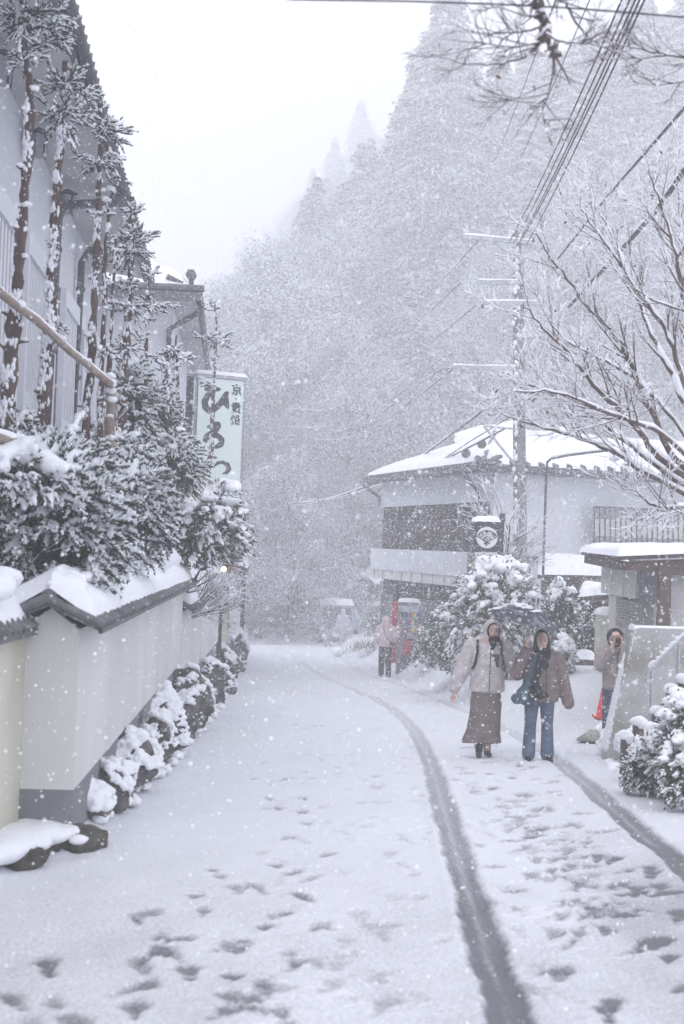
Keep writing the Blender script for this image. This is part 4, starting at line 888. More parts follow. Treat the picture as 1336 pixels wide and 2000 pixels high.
far=[[(553,793,70),(640,735,62),(760,640,50),(850,560,42),(934,470,YU)],[(568,800,70),(660,752,62),(770,668,50),(900,552,YU)],[(573,800,70),(690,765,60),(800,700,48),(934,592,YU)],[(598,822,72),(660,835,62),(740,800,52),(840,717,42),(884,690,YU)],[(598,835,72),(650,845,62),(730,815,52),(840,735,42),(890,717,YU)],[(602,855,72),(670,858,62),(760,815,50),(885,720,YU)]]
for k,P in enumerate(far): cable(P,.012,f'snow-dusted cable sagging across the forest left of the pole, {["highest of six","second from the top of six","third from the top of six","third from the bottom of six","second from the bottom of six","lowest of six"][k]}','sagging cables across the forest',.75,name='power_cable',sr=1.1)
for k,P in enumerate([[(560,985,66),(640,975,60),(760,930,50),(880,850,40),(985,768,YU)],[(480,992,70),(640,980,60),(800,930,46),(930,855,36),(1010,805,YU)],[(570,992,66),(700,962,54),(850,905,42),(985,838,YU)]]):
    cable(P,[.028,.012,.02][k],f'snow-covered cable passing low over the inn roof eave, {["upper and thickest","lowest and thinnest","middle"][k]}','low cables over the inn roof',.8,sr=1.1)
# far pole
p=A3(at(598,800,73.)); t=thing('utility_pole','distant utility pole with short snowy crossarms faint against the forest','utility pole',(p[0],73,float(gz(73))))
mb=MB(); mb.tube([[p[0],73,float(gz(73))-.3],[p[0],73,p[2]+.4]],.13,8); obj('shaft',mb,CONP,t)
for dz in (0,-.9): 
    mb=MB(); mb.beam(p+[-1.0,-.1,dz],p+[1.0,-.1,dz],.07,.07); obj('crossarm',mb,STEEL,t)
# curved lamp arm on a slender post
Yq=31.0
t=thing('street_lamp','slender grey lamp post with a long snow-lined curved arm before the white inn wall','street lamp',tuple(gp(1062,1340)))
P=[A3(at(*q,Yq)) for q in ((1058,1200),(1063,1050),(1067,925),(1069,903),(1076,896),(1110,889),(1150,884),(1185,880),(1196,882),(1200,892))]
P[0][2]=float(gz(Yq)); mb=MB(); mb.tube(P,.028,8); obj('post',mb,GUTT,t)
mb=MB(); mb.tube([p+[0,0,.04] for p in P[4:9]],.028,6); obj('snow',mb,SNOW,t,smooth=True)
mb=MB(); ell(mb,P[9]-[0,0,.05],(.12,.07,.05)); obj('lamp_head',mb,STEEL,t,smooth=True)

# ================================================================ VENDING MACHINE, BANNER, BUCKET, CONE, VAN
Yv=40.5; a=A3(at(779,1176,Yv)); b=A3(at(822,1178,Yv)); zg=float(gz(Yv)); wv=b[0]-a[0]; cx=(a[0]+b[0])/2; zt=a[2]
t=thing('vending_machine','grey and red drinks vending machine beside the inn, behind the pink-jacketed walker','vending machine',(cx,Yv,zg))
mb=MB(); mb.box((cx,Yv+.35,(zt+zg)/2),(wv,.7,zt-zg)); obj('body',mb,mat('vending_grey',(.22,.21,.24),.5),t)
mb=MB(); mb.box((cx+wv*.12,Yv-.012,zg+.95),(wv*.72,.02,.22)); mb.box((cx+wv*.44,Yv-.012,zg+1.0),(wv*.09,.022,1.3)); mb.box((cx+wv*.05,Yv-.012,zg+.7),(wv*.6,.02,.22)); obj('red_panel',mb,RED,t)
mb=MB(); mb.box((cx,Yv-.012,zt-.45),(wv*.84,.02,.72)); ds=obj('display',mb,mat('display',(.35,.42,.52),.3,(.55,.60,.66),3),t)
cols=[mat('can_'+n,c,.4) for n,c in (('blue',(.05,.12,.5)),('yellow',(.65,.5,.06)),('green',(.06,.3,.1)),('white',(.7,.7,.7)),('red',(.6,.05,.05)))]
for r_ in range(3):
    mb=MB()
    for k in range(8): mb.lathe((cx-wv*.37+wv*.74*k/7,Yv-.05,zt-.34-.22*r_),[(.001,-.07),(.028,-.07),(.028,.07),(.001,.08)],8,m=int(rng.integers(0,5)))
    obj('can_row',mb,cols,ds)
mb=MB(); mb.box((cx+.1,Yv-.012,zt-.98),(wv*.5,.02,.2)); obj('coin_panel',mb,STEEL,t)
mb=MB(); mb.box((cx-.02,Yv-.012,zg+.45),(wv*.7,.02,.26)); obj('delivery_slot',mb,DARK,t)
mb=MB(); snow_sheet(mb,[cx-wv/2,Yv,zt],[cx+wv/2,Yv,zt],[cx+wv/2,Yv+.7,zt],[cx-wv/2,Yv+.7,zt],.1,16,10,.2,141); obj('snow',mb,SNOW,t,smooth=True)
a=A3(at(772,1174,40.2)); t=thing('banner','narrow red upright banner on a pole left of the vending machine','banner',(a[0],40.2,float(gz(40.2))))
mb=MB(); mb.tube([[a[0]-.1,40.2,float(gz(40.2))],[a[0]-.1,40.2,a[2]+.05]],.018,8); obj('pole',mb,STEEL,t)
mb=MB(); n=24
for k in range(n-1):
    z0=a[2]-1.75*k/(n-1); z1=a[2]-1.75*(k+1)/(n-1); w0=.02*math.sin(k*.6);w1=.02*math.sin((k+1)*.6)
    mb.prism([(a[0]-.08,40.19,z1),(a[0]+.09,40.19+w1,z1),(a[0]+.09,40.19+w0,z0),(a[0]-.08,40.19,z0)],(0,.008,0))
obj('cloth',mb,RED,t)
g=gp(894,1337); t=thing('bucket','blue plastic tarpaulin bundle leaning by a short pale stake under the hedge','bundle',tuple(g))
mb=MB(); mb.blobs(A3(g)[None]+[0,.05,.18],np.array([[.13,.12,.26]]),amp=.25,sub=3); mb.blobs(A3(g)[None]+[.07,.05,.08],np.array([[.1,.1,.12]]),amp=.25,sub=3); obj('sheet',mb,mat('blue_plastic',(.05,.16,.55),.5,(.09,.24,.65),6),t,smooth=True)
mb=MB(); mb.tube([g+Vector((-.17,0,0)),g+Vector((-.17,0,.62))],.025,8); obj('stake',mb,LOG,t)
g=gp(1182,1424); g.z=gg(g.x,g.y); t=thing('traffic_cone','red traffic cone half hidden behind the photographer','cone',tuple(g))
mb=MB(); mb.lathe(g,[(.16,.03),(.15,.05),(.035,.68),(.03,.70),(.001,.70)],20); obj('cone',mb,mat('cone_red',(.72,.04,.03),.5),t,smooth=True)
mb=MB(); mb.box(g+Vector((0,0,.015)),(.38,.38,.03)); obj('foot',mb,mat('cone_red',(.7,.05,.03)),t)
# van
g=gp(656,1258); Yw=65.; gx=float(at(658,1200,Yw).x); zg=float(gz(Yw)); W=1.55
t=thing('van','snow-topped dark-windowed box van facing us behind the far walkers','van',(gx,Yw+1.5,zg))
VB=mat('van_paint',(.30,.31,.34),.4); mb=MB()
prof=[(0,.28),(0,.95),(.12,1.05),(.42,1.78),(.55,1.84),(3.2,1.84),(3.3,1.75),(3.3,.28)]
mb.prism([(gx-W/2,Yw+a,zg+b) for a,b in prof],(W,0,0)); obj('body',mb,VB,t)
mb=MB(); mb.prism([(gx-W*.44,Yw+.125,zg+1.1),(gx+W*.44,Yw+.125,zg+1.1),(gx+W*.42,Yw+.385,zg+1.74),(gx-W*.42,Yw+.385,zg+1.74)],(0,-.02,.01)); obj('windscreen',mb,GLASS,t)
for s in (-1,1):
    mb=MB(); mb.box((gx+s*W*.38,Yw-.01,zg+.78),(.2,.03,.14)); obj('headlight',mb,PLAST,t)
    for yy in (.55,2.7):
        mb=MB(); mb.lathe((gx+s*(W/2-.08),Yw+yy,zg+.27),[(.001,-.09),(.17,-.09),(.27,-.07),(.27,.07),(.17,.09),(.001,.09)],20,rot=Matrix.Rotation(R_(90),3,'Y')); obj('wheel',mb,INK,t)
mb=MB(); mb.box((gx,Yw-.02,zg+.42),(W*.96,.06,.2)); obj('bumper',mb,DARK,t)
mb=MB(); mb.box((gx,Yw-.055,zg+.5),(.33,.01,.16)); obj('number_plate',mb,PLAST,t)
mb=MB(); snow_sheet(mb,[gx-W/2-.02,Yw+.4,zg+1.84],[gx+W/2+.02,Yw+.4,zg+1.84],[gx+W/2,Yw+3.2,zg+1.84],[gx-W/2,Yw+3.2,zg+1.84],.26,30,20,.15,151); obj('snow',mb,SNOW,t,smooth=True)
# ================================================================ PLANTS: helpers
def unit(a): return a/(np.linalg.norm(a,axis=-1,keepdims=True)+1e-9)
def frames(D):
    X=unit(D); ref=np.tile([0,0,1.],(len(X),1)); Y=unit(np.cross(ref,X)+1e-6); Z=np.cross(X,Y); return np.stack([X,Y,Z],-1)
def sprigs(ml, ms, B, D, L, nn=24, nr=.007, snowr=.03, up=.0, curl=.25):
    """B bases, D directions, L lengths -> finger-like shoots set with needles, a roll of snow along each"""
    N=len(B); D=unit(D); L=np.broadcast_to(L,(N,)).astype(float)
    t=rng.uniform(.08,1,(N,nn)); perp=rng.normal(size=(N,nn,3)); dr=D[:,None]; perp=perp-(perp*dr).sum(-1,keepdims=True)*dr; perp=unit(perp)
    dirs=dr*.85+perp*.6+np.array([0,0,up]); pos=B[:,None]+dr*(t*L[:,None])[...,None]; pos=pos+np.array([0,0,1.])*(-curl*L[:,None]*t*t)[...,None]
    ln=(L[:,None]*.30*(1.15-.6*t)*rng.uniform(.7,1.2,t.shape))
    ml.cones(pos.reshape(-1,3),dirs.reshape(-1,3),ln.ravel(),nr*rng.uniform(.7,1.2,N*nn))
    ml.cones(B,D-[0,0,curl*.5],L,nr*1.3)
    if ms is not None and snowr>0:
        for f,s in ((.3,1.),(.62,.9),(.88,.6)):
            C=B+D*(L*f)[:,None]; C[:,2]+= -curl*L*f*f + snowr*.7*s
            S=np.stack([L*.26,snowr*s*rng.uniform(.7,1.3,N),snowr*s*.8*rng.uniform(.7,1.2,N)],-1)
            k=rng.random(N)<.85; DD=D-np.array([0,0,2*curl*f]); 
            if k.any(): ms.blobs(C[k],S[k],frames(DD[k]),amp=.25,sub=2)
def lumpy_dir(n, seed, zmin=-1.):
    r=np.random.default_rng(seed); v=unit(r.normal(size=(n*3,3))); v=v[v[:,2]>zmin][:n]; return v
def bush(name,label,cat,c,rad,seed,n=170,style='conifer',mt=NEED,snow=1.,trunk=None,group=None,leafL=.075,voxel=.018,zmin=-.75,lump=.22,ground_z=None,snowsize=1.):
    c=np.array(c,float); rad=np.array(rad,float); S=rad.mean()
    t=thing(name,label,cat,(c[0],c[1],c[2]-rad[2] if ground_z is None else ground_z),group)
    V=lumpy_dir(n,seed,zmin); lum=1+lump*nz3(V,2.2,seed,3); q=np.random.default_rng(seed).uniform(.55,1.,len(V))**.5
    P=c+V*rad*(lum*q)[:,None]
    out=unit(V*np.array([1,1,.7])+np.array([0,0,-.10])); ml=MB(); ms=MB(); md=MB()
    # inner dark fill
    Vi=unit(rng.normal(size=(n*10,3))); Pi=c+Vi*rad*(rng.uniform(.2,.82,(len(Vi),1))); 
    if style=='conifer':
        ml.cones(Pi,Vi+rng.normal(size=Vi.shape)*.5+[0,0,-.2],S*rng.uniform(.12,.3,len(Vi)),.011)
        Bs=[];Ds=[];Ls=[]
        for k in range(6):
            Bs.append(P+rng.normal(size=P.shape)*S*.05); Ds.append(out+rng.normal(size=P.shape)*.42+[0,0,.02]); Ls.append(S*rng.uniform(.22,.42,len(P)))
        Bs=np.vstack(Bs);Ds=np.vstack(Ds);Ls=np.concatenate(Ls); sprigs(ml,None,Bs,Ds,Ls,18,.0075,0); q=rng.random(len(Bs))<.75; sprigs(md,None,Bs[q]+[0,0,.014],Ds[q]+[0,0,.06],Ls[q]*1.02,13,.0125,0)
    else:
        ml.leaves(Pi,rng.normal(size=Pi.shape),rng.normal(size=Pi.shape),leafL*rng.uniform(.8,1.3,len(Pi)),leafL*.45)
        K=16; Pc=np.repeat(P,K,0)+rng.normal(size=(len(P)*K,3))*S*.09; O=np.repeat(out,K,0)
        D=O+rng.normal(size=Pc.shape)*.6+[0,0,-.25]; Nn=rng.normal(size=Pc.shape)*.6+[0,0,1]
        ml.leaves(Pc+O*S*.04,D,Nn,leafL*rng.uniform(.7,1.4,len(Pc)),leafL*.42*rng.uniform(.7,1.3,len(Pc))); q=rng.random(len(Pc))<.33; md.leaves((Pc+O*S*.05+[0,0,.012])[q],D[q],Nn[q],leafL*1.1,leafL*.5)
    # snow pads: round on top, drooping fingers at the rim
    ss=S*snowsize; kk=(V[:,2]>-.6)|(rng.random(len(V))<.5); Ps,Os,Vs=P[kk],out[kk],V[kk]
    for p,o,v in zip(Ps,Os,Vs):
        if rng.random()>snow: continue
        top=max(0,v[2]); r0=ss*(.060+.085*top)*rng.uniform(.7,1.35)
        b=p+[0,0,r0*.5]; e=b+o*ss*rng.uniform(.12,.26)*(1.1-top*.5)-[0,0,ss*rng.uniform(.03,.14)*(1-top*.8)]
        capsule(ms,b,e,r0,r0*rng.uniform(.3,.6),10)
        if rng.random()<.6:
            o2=unit(o+rng.normal(size=3)*.7); e=b+o2*ss*.2-[0,0,ss*.06]; capsule(ms,b,e,r0*.8,r0*.3,8)
        if top>.35 and rng.random()<.7: ell(ms,b+[0,0,r0*.2],(r0*1.5,r0*1.5,r0*.9),sub=2)
    obj('foliage',ml,mt,t); obj('snow_dusting',md,SNOW,t)
    if ms.v:
        me=merge(ms,voxel,3,t.location,SNOW); o=bpy.data.objects.new('snow',me); COL.objects.link(o); o.parent=t
    if trunk is not None:
        br=[]; rg=np.random.default_rng(seed+9)
        for (a,b,r) in trunk:
            a=np.array(a,float);b=np.array(b,float); grow(br,a,b-a,np.linalg.norm(b-a),r,2,rg,(4,4),(20,50),.05,.12,.5,.004)
        obj('stem',wood_mesh(br),BARKR,t,smooth=True); s=snow_on(br,1.,.006,.8); 
        if s.v: obj('stem_snow',s,SNOW,t,smooth=True)
    return t
def gzb(Y): return 1.0-.021*Y-.02

# ---------------------------------------------------------------- slender pruned cedars in the garden
def sapling(label,Y,tr,rpx,tufts,seed,mt=NEED,knots=22,base_px=None,size=1.):
    pts=[A3(at(px,py,Y+dy)) for px,py,dy in tr]; zb=gzb(Y) if pts[-1][2]>.9 else pts[-1][2]
    b=pts[-1].copy(); b[2]=min(gzb(Y),b[2]-.05)-.05; pts.append(b)
    t=thing('cedar_sapling',label,'tree',tuple(b),'pruned young cedars beside the house'); P=np.array(pts[::-1]); n=max(16,len(P)*6)
    s=np.concatenate([[0],np.cumsum(np.linalg.norm(np.diff(P,axis=0),axis=1))]); f=np.linspace(0,s[-1],n); Q=np.stack([np.interp(f,s,P[:,k]) for k in range(3)],1)
    rg=np.random.default_rng(seed); Q[1:-1]+=rg.normal(size=(n-2,3))*.008; r=1.5*rpx*Y/F*np.linspace(1.05,.28,n)*(1+.15*rg.normal(size=n)).clip(.7,1.4)
    mb=MB(); mb.tube(Q,r,10); ml=MB(); ms=MB(); nb=[]
    for k in range(knots//2):        # stubs of cut branches holding snow
        i=rg.integers(2,n-2); d=unit(rg.normal(size=3)*[1,1,.2]+[0,0,.25]); L=r[i]+rg.uniform(.02,.09); mb.tube([Q[i],Q[i]+d*L],[r[i]*.5,.006],5)
        C=Q[i]+d*L*.7+[0,0,.02]; ms.blobs(C[None],np.array([[.036,.030,.022]])*rg.uniform(.5,1.4),amp=.45,sub=2)
    for k in range(int(knots*60)):        # snow driven onto one side of the bark in broken patches
        i=rg.integers(0,n-2); a=rg.normal()*1.0-2.3; f=rg.random(); C=Q[i]*(1-f)+Q[i+1]*f; C=C+np.array([math.cos(a),math.sin(a),0])*r[i]*.96
        if nz3(C[None]*np.array([1,1,.8]),17.,seed*3+1,3)[0]<.12: continue
        ms.blobs(C[None],np.array([[.013,.010,.026]])*rg.uniform(.5,1.3)*(.5+.5*r[i]/.05),amp=.4,sub=1)
    obj('trunk',mb,BARKR,t,smooth=True)
    for (px,py,rad,cnt,upw) in tufts:
        cnt=int(cnt*1.35); c=A3(at(px,py,Y)); R=1.2*rad*Y/F; i=np.argmin(np.linalg.norm(Q-c,axis=1)); anchor=Q[i]
        mb2=MB()
        B=[];D=[]
        for k in range(cnt):
            d=unit(rg.normal(size=3)*[1,1,.45]+[0,0,upw]); tip=c+d*R*rg.uniform(.35,1.); base=anchor+(c-anchor)*rg.uniform(.2,1)+rg.normal(size=3)*R*.08
            mb.tube([base,(base+tip)/2-[0,0,R*.05],tip],[.008,.006,.004],4) if False else None
            for q in range(6): B.append(base+(tip-base)*rg.uniform(.1,.8)); D.append(unit(tip-base+1e-6)+rg.normal(size=3)*.28+[0,0,upw*.35])
        B=np.array(B);D=np.array(D); sprigs(ml,ms,B,D,R*rg.uniform(.26,.46,len(B))*size,18,.0085*max(.8,Y/14),.015*max(.85,Y/14),up=.1,curl=.12)
    obj('foliage',ml,mt,t); obj('snow',ms,SNOW,t,smooth=True); return t
sapling('thick snow-mottled cedar trunk nearest the left border with snowy tips at the very top',11.5,[(40,35,0),(50,120,0),(62,200,0),(55,290,0),(45,400,0),(33,560,0),(20,720,0),(8,860,0)],13,[(60,40,90,16,.0),(100,85,60,10,.05),(55,120,45,8,.1),(120,30,40,6,.1)],1,knots=34)
sapling('cedar with a bushy green crown at the eave, trunk dark and thick below the windows',12.5,[(128,120,0),(122,200,0),(118,300,0),(110,380,0),(103,480,0),(98,620,0),(90,740,0),(80,880,0)],12,[(125,165,60,14,.3),(122,225,62,14,.1),(170,190,42,9,.3),(105,480,24,4,0),(120,640,22,4,0)],2,knots=36)
sapling('cedar with a dense pointed crown standing against the sky beside the eave edge',14.5,[(196,185,0),(196,250,0),(194,330,0),(190,440,0),(186,560,0),(178,700,0),(165,890,0)],8,[(196,215,30,7,.9),(205,260,52,12,.4),(192,320,48,12,.1),(235,250,26,5,.4),(228,305,24,5,.1),(190,420,22,3,0)],3,knots=22)
sapling('thin bare-stemmed cedar just right of the dense crowned one',15.2,[(240,348,0),(215,385,0),(208,430,0),(205,520,0),(203,640,0),(198,760,0),(192,900,0)],6,[(232,355,28,4,.1),(205,420,20,4,.2),(204,600,18,3,.1)],4,knots=20)
sapling('cedar with a spire of foliage thickening downward, midway along the house',17.5,[(257,385,0),(258,450,0),(256,520,0),(250,620,0),(244,720,0),(238,820,0),(232,920,0)],9,[(258,415,30,9,.9),(260,470,45,14,.3),(258,500,58,12,.0),(252,600,40,12,.1),(248,680,36,10,.0),(244,760,38,8,0),(238,560,34,6,.1)],5,knots=22)
sapling('short cedar shoot with a single upright feathered tip above the roof of the far wing',19.5,[(290,520,0),(291,570,0),(289,640,0),(286,720,0),(282,900,0)],3,[(291,545,26,7,1.2),(300,595,42,10,.0),(275,620,30,6,.1)],6,knots=14)
sapling('cedar with a flat snowy umbrella-like top in front of the far wing corner',22.5,[(345,655,0),(345,700,0),(348,760,0),(346,830,0),(343,930,0)],5,[(340,690,36,14,.05),(365,700,26,7,0)],7,knots=18)
sapling('slim cedar stem with small feathered tip before the far wing wall',21.,[(325,700,0),(327,760,0),(327,840,0),(326,930,0)],4,[(325,728,26,7,1.),(318,560+200,20,4,.3)],8,knots=14)
sapling('cedar stem crossing the green sign, with feathered tip and drooping snowy side arms',30.2,[(420,590,0),(422,640,0),(419,720,0),(416,800,0),(413,870,0),(404,960,0)],4.5,[(417,608,24,8,1.1),(425,660,36,10,.02),(440,668,24,5,0),(405,748,22,5,0),(416,700,14,3,.2)],9,knots=26)
sapling('mottled cedar trunk in the middle of the row with small tufts low down',16.2,[(226,470,0),(222,560,0),(216,660,0),(210,760,0),(206,900,0)],6,[(226,490,20,5,.4),(214,690,24,6,.1),(222,590,20,5,.1)],10,knots=22)
sapling('cedar beside the far wing with a loose leafy top below its downpipe',19.,[(290,590,0),(286,650,0),(284,740,0),(280,840,0),(276,920,0)],5,[(262,660,30,8,.1),(290,600,20,5,.4),(300,700,24,6,.1)],11,knots=16)

# log rails of the tree support
def log(label,P,r,name='log_rail'):
    P=[A3(at(*p)) for p in P]; t=thing(name,label,'log rail',tuple(P[0])); mb=MB(); Q=np.linspace(0,1,12)[:,None]; 
    s=np.linspace(0,len(P)-1,10); Q=np.stack([np.interp(s,range(len(P)),[p[k] for p in P]) for k in range(3)],1); Q[1:-1]+=rng.normal(size=(8,3))*.006
    mb.tube(Q,r*(1+.08*rng.normal(size=10)),10); obj('log',mb,LOG,t,smooth=True)
    if abs(Q[-1][2]-Q[0][2])<1.9*np.linalg.norm((Q[-1]-Q[0])[:2])+.01 or True:
        Qs=Q.copy(); Qs[:,2]+=r*.75; ms=MB(); 
        if np.linalg.norm((Q[-1]-Q[0])[:2])>.3: ms.tube(Qs,r*.75*(1+.2*rng.normal(size=10)).clip(.5,1.4),8)
        for k in range(14): p=Q[rng.integers(0,10)]; ms.blobs((p+[0,-r*.3,r*.8])[None],np.array([[.05,.05,.03]])*rng.uniform(.6,1.3),amp=.3,sub=2)
        obj('snow',ms,SNOW,t,smooth=True)
log('long diagonal snow-topped log rail lashed across the cedar trunks',[(-40,545,10.6),(70,625,11.6),(140,690,13),(218,752,14.6)],.034)
log('upright log post that ends the diagonal rail, snow cap on top',[(215,742,14.7),(216,810,14.7),(214,905,14.7)],.05)
log('short slanting log brace under the windows',[(112,878,11.5),(140,845,12.2),(162,812,12.8)],.032)
log('low snow-buried log rail behind the nearest bush',[(-20,850,10.5),(60,868,11),(150,900,12)],.04)
log('thin snowy rail crossing the shrubs in front of the far wing',[(262,880,17.5),(335,905,19.5),(420,945,22)],.03)

# ---------------------------------------------------------------- garden bushes hanging over the wall
c=A3(at(85,1035,11.3)); bush('garden_bush','big dark conifer bush at the left border bowed under heavy snow above the pier','bush',c,(.62,.60,.60),301,250,'conifer',NEED,1.,trunk=[((c[0],c[1],.75),c,.04),((c[0]+.1,c[1]+.1,.75),c+[.2,.1,.1],.03)],zmin=-.85,snowsize=.95)
c=A3(at(30,945,10.9)); bush('garden_bush','rounded snow cushion of bush at the left border topping the big dark one','bush',c,(.42,.4,.24),302,120,'conifer',NEED,1.,zmin=-.5,snowsize=1.6,trunk=[((c[0],c[1],.75),c,.03)])
c=A3(at(240,1000,14.2)); bush('garden_bush','second conifer bush drooping over the coping between the dark bush and the leafy one','bush',c,(.46,.5,.52),303,210,'conifer',NEED,1.,trunk=[((c[0]-.2,c[1],.6),c,.04)],zmin=-.85)
c=A3(at(388,1040,20.5)); bush('garden_bush','broad-leaved green bush beneath the sign, leaning out over the wall with snow pads','bush',c,(.68,.6,.68),304,250,'leaf',LEAFB,.95,trunk=[((c[0]-.6,c[1],.45),c+[0,0,-.1],.04),((c[0]-.5,c[1]+.1,.45),c+[.3,0,-.3],.035),((c[0]-.6,c[1]-.1,.45),c+[-.2,0,.2],.03)],zmin=-.6,leafL=.085)
c=A3(at(335,920,19.)); bush('garden_bush','small conifer bush behind the leafy one, left of the sign','bush',c,(.40,.4,.45),305,120,'conifer',NEEDL,1.,trunk=[((c[0],c[1],.6),c,.03)])
c=A3(at(255,810,18.)); bush('garden_bush','tall narrow snowy shrub between the cedar stems','bush',c,(.26,.3,.75),306,130,'conifer',NEEDL,.9,trunk=[((c[0],c[1],.6),c,.03)],snowsize=.8)
c=A3(at(310,830,22.)); bush('garden_bush','grey-green snowy shrub in front of the far wing wall','bush',c,(.35,.35,.62),307,120,'conifer',NEEDL,.9,trunk=[((c[0],c[1],.5),c,.03)],snowsize=.9)
c=A3(at(440,1065,22.5)); 
t=thing('bare_shrub','bare reddish twiggy shrub with snow on its twigs under the leafy bush','shrub',(c[0]-.5,c[1],.4)); br=[]; rg=np.random.default_rng(31)
for k in range(16): grow(br,(c[0]-.6,c[1]+rg.uniform(-.3,.3),.45),(rg.uniform(.3,1),rg.uniform(-.3,.3),rg.uniform(.15,.8)),rg.uniform(.7,1.15),.012,2,rg,(5,5),(20,60),.02,.2,.5,.003)
obj('twigs',wood_mesh(br,5),BARKR,t); obj('snow',snow_on(br,1.2,.006,.9),SNOW,t,smooth=True)
# low shrub cushions in the garden, in front of the house foot
for k,(px,py,Y,r,lb) in enumerate([(150,925,12.6,.34,'between the two conifer bushes'),(195,885,15.5,.3,'at the foot of the cedar stems'),(20,865,11.8,.3,'at the left border below the rail'),(235,900,17,.35,'below the upright log post')]):
    c=A3(at(px,py,Y)); bush('garden_shrub',f'low snow-heaped shrub {lb}','shrub',c,(r,r,r*.8),320+k,90,'conifer',NEEDL,1.,trunk=[((c[0],c[1],gzb(Y)),c,.02)],snowsize=1.1)

# ---------------------------------------------------------------- shrubs on the right
GREY_=mat('leaves_yellowish',(.07,.075,.04),.7,(.15,.14,.08),8)
c=A3(at(962,1212,28.6)); bush('roadside_bush','big broad-leaved bush full of snow clumps under the black fan sign','bush',c,(.93,.8,1.10),331,420,'leaf',GREY_,.95,trunk=[((c[0],c[1],gg(3.,28.6)),c,.05),((c[0]-.3,c[1],gg(3.,28.6)),c+[-.4,0,.2],.04),((c[0]+.3,c[1],gg(3.,28.6)),c+[.4,0,.2],.04)],ground_z=gg(3.,28.6),leafL=.10,snowsize=.75,voxel=.022)
c=A3(at(1093,1205,28.5)); bush('roadside_bush','rounded snow-covered bush right of the big one behind the umbrella','bush',c,(.40,.4,.75),332,150,'leaf',LEAFB,1.,ground_z=gg(4.3,28.5),trunk=[((c[0],c[1],gg(4.3,28.5)),c,.04)],leafL=.09,snowsize=.9,voxel=.022)
c=A3(at(1140,1235,30.)); bush('roadside_bush','dark bush by the porch behind the right-hand walker','bush',c,(.42,.5,.6),333,110,'leaf',LEAFB,.5,ground_z=gg(5.1,30),leafL=.09,snowsize=.6,voxel=.025,trunk=[((c[0],c[1],gg(5.1,30)),c,.04)])
c=A3(at(888,1268,32.)); bush('hedge','dark low hedge left of the big bush, thinly snowed','hedge',c,(.72,.7,.66),334,170,'leaf',LEAFB,.6,ground_z=gg(2.6,32),leafL=.10,snowsize=.5,voxel=.025,trunk=[((c[0],c[1],gg(2.6,32)),c,.04)])
c=A3(at(846,1262,37.)); bush('hedge','dark hedge at the vending machine corner, specked with snow','hedge',c,(.55,.7,.60),335,150,'leaf',LEAFB,.6,ground_z=gg(2.1,38),leafL=.11,snowsize=.5,voxel=.03,trunk=[((c[0],c[1],gg(2.1,38)),c,.04)])
c=A3(at(862,1212,36.)); bush('roadside_bush','small mid-height bush with a snow cap behind the dark hedges','bush',c,(.35,.4,.3),336,70,'leaf',LEAFB,1.,ground_z=gg(2.3,36),leafL=.1,voxel=.03,trunk=[((c[0],c[1],gg(2.3,36)),c,.04)])
c=A3(at(742,1225,60.)); bush('roadside_bush','dull brown-green bush between the far walkers and the red banner','bush',c,(.50,.6,1.1),337,120,'leaf',GREY_,.5,ground_z=float(gz(60)),leafL=.16,snowsize=.5,voxel=.05,trunk=[((c[0],c[1],float(gz(60))),c,.05)])
c=A3(at(722,1150,69.)); bush('roadside_bush','white snow-smothered bush beside the van','bush',c,(.8,.8,.8),338,90,'leaf',LEAFB,1.,ground_z=float(gz(69)),leafL=.16,snowsize=1.3,voxel=.05,trunk=[((c[0],c[1],float(gz(69))),c,.05)])
c=A3(at(1100,1272,27.)); c[2]=gg(4.2,27)+.32; bush('snow_cone_shrub','small cone-shaped shrub completely wrapped in snow behind the two walkers','shrub',c,(.22,.22,.4),339,90,'conifer',NEEDL,1.,snowsize=1.5,ground_z=gg(4.2,27))
# heap of grass and snow on the verge left of the hedge
c=A3(gp(735,1287)); t=thing('snow_heap','heap of shovelled snow and bent grass on the verge by the pink-coated walker','snow heap',tuple(c))
mb=MB(); 
for k in range(40): ell(mb,c+[rng.normal()*.45,abs(rng.normal())*1.6,rng.uniform(0,.28)*1.],(.28,.35,.18),sub=2)
me=merge(mb,.05,6,t.location,SNOW); o=bpy.data.objects.new('heap',me); COL.objects.link(o); o.parent=t
mb=MB(); B=c+rng.normal(size=(900,3))*[.5,.8,.05]+[0.1,.5,.2]; mb.cones(B,rng.normal(size=B.shape)*.5+[.1,-.1,.8],rng.uniform(.25,.6,900),.008); obj('grass',mb,GREY_,t)
# snow-laden shrub at the lower right
for k,(px,py,Y,r,lb) in enumerate([(1262,1505,14.2,.21,'lowest, beside the front rocks'),(1306,1478,13.9,.27,'middle one, under the handrail'),(1352,1440,13.5,.34,'largest, cut by the right border'),(1340,1520,13.0,.25,'front one at the border')]):
    c=A3(at(px,py,Y)); bush('bamboo_shrub','snow-loaded shrub in front of the steps, '+lb,'shrub',c,(r,r,r*1.25),341+k,150,'leaf',LEAFB,1.,ground_z=float(gz(Y)),leafL=.045,snowsize=1.0,voxel=.012,group='snowy shrubs at the foot of the steps',trunk=[((c[0],c[1],float(gz(Y))),c,.015)])
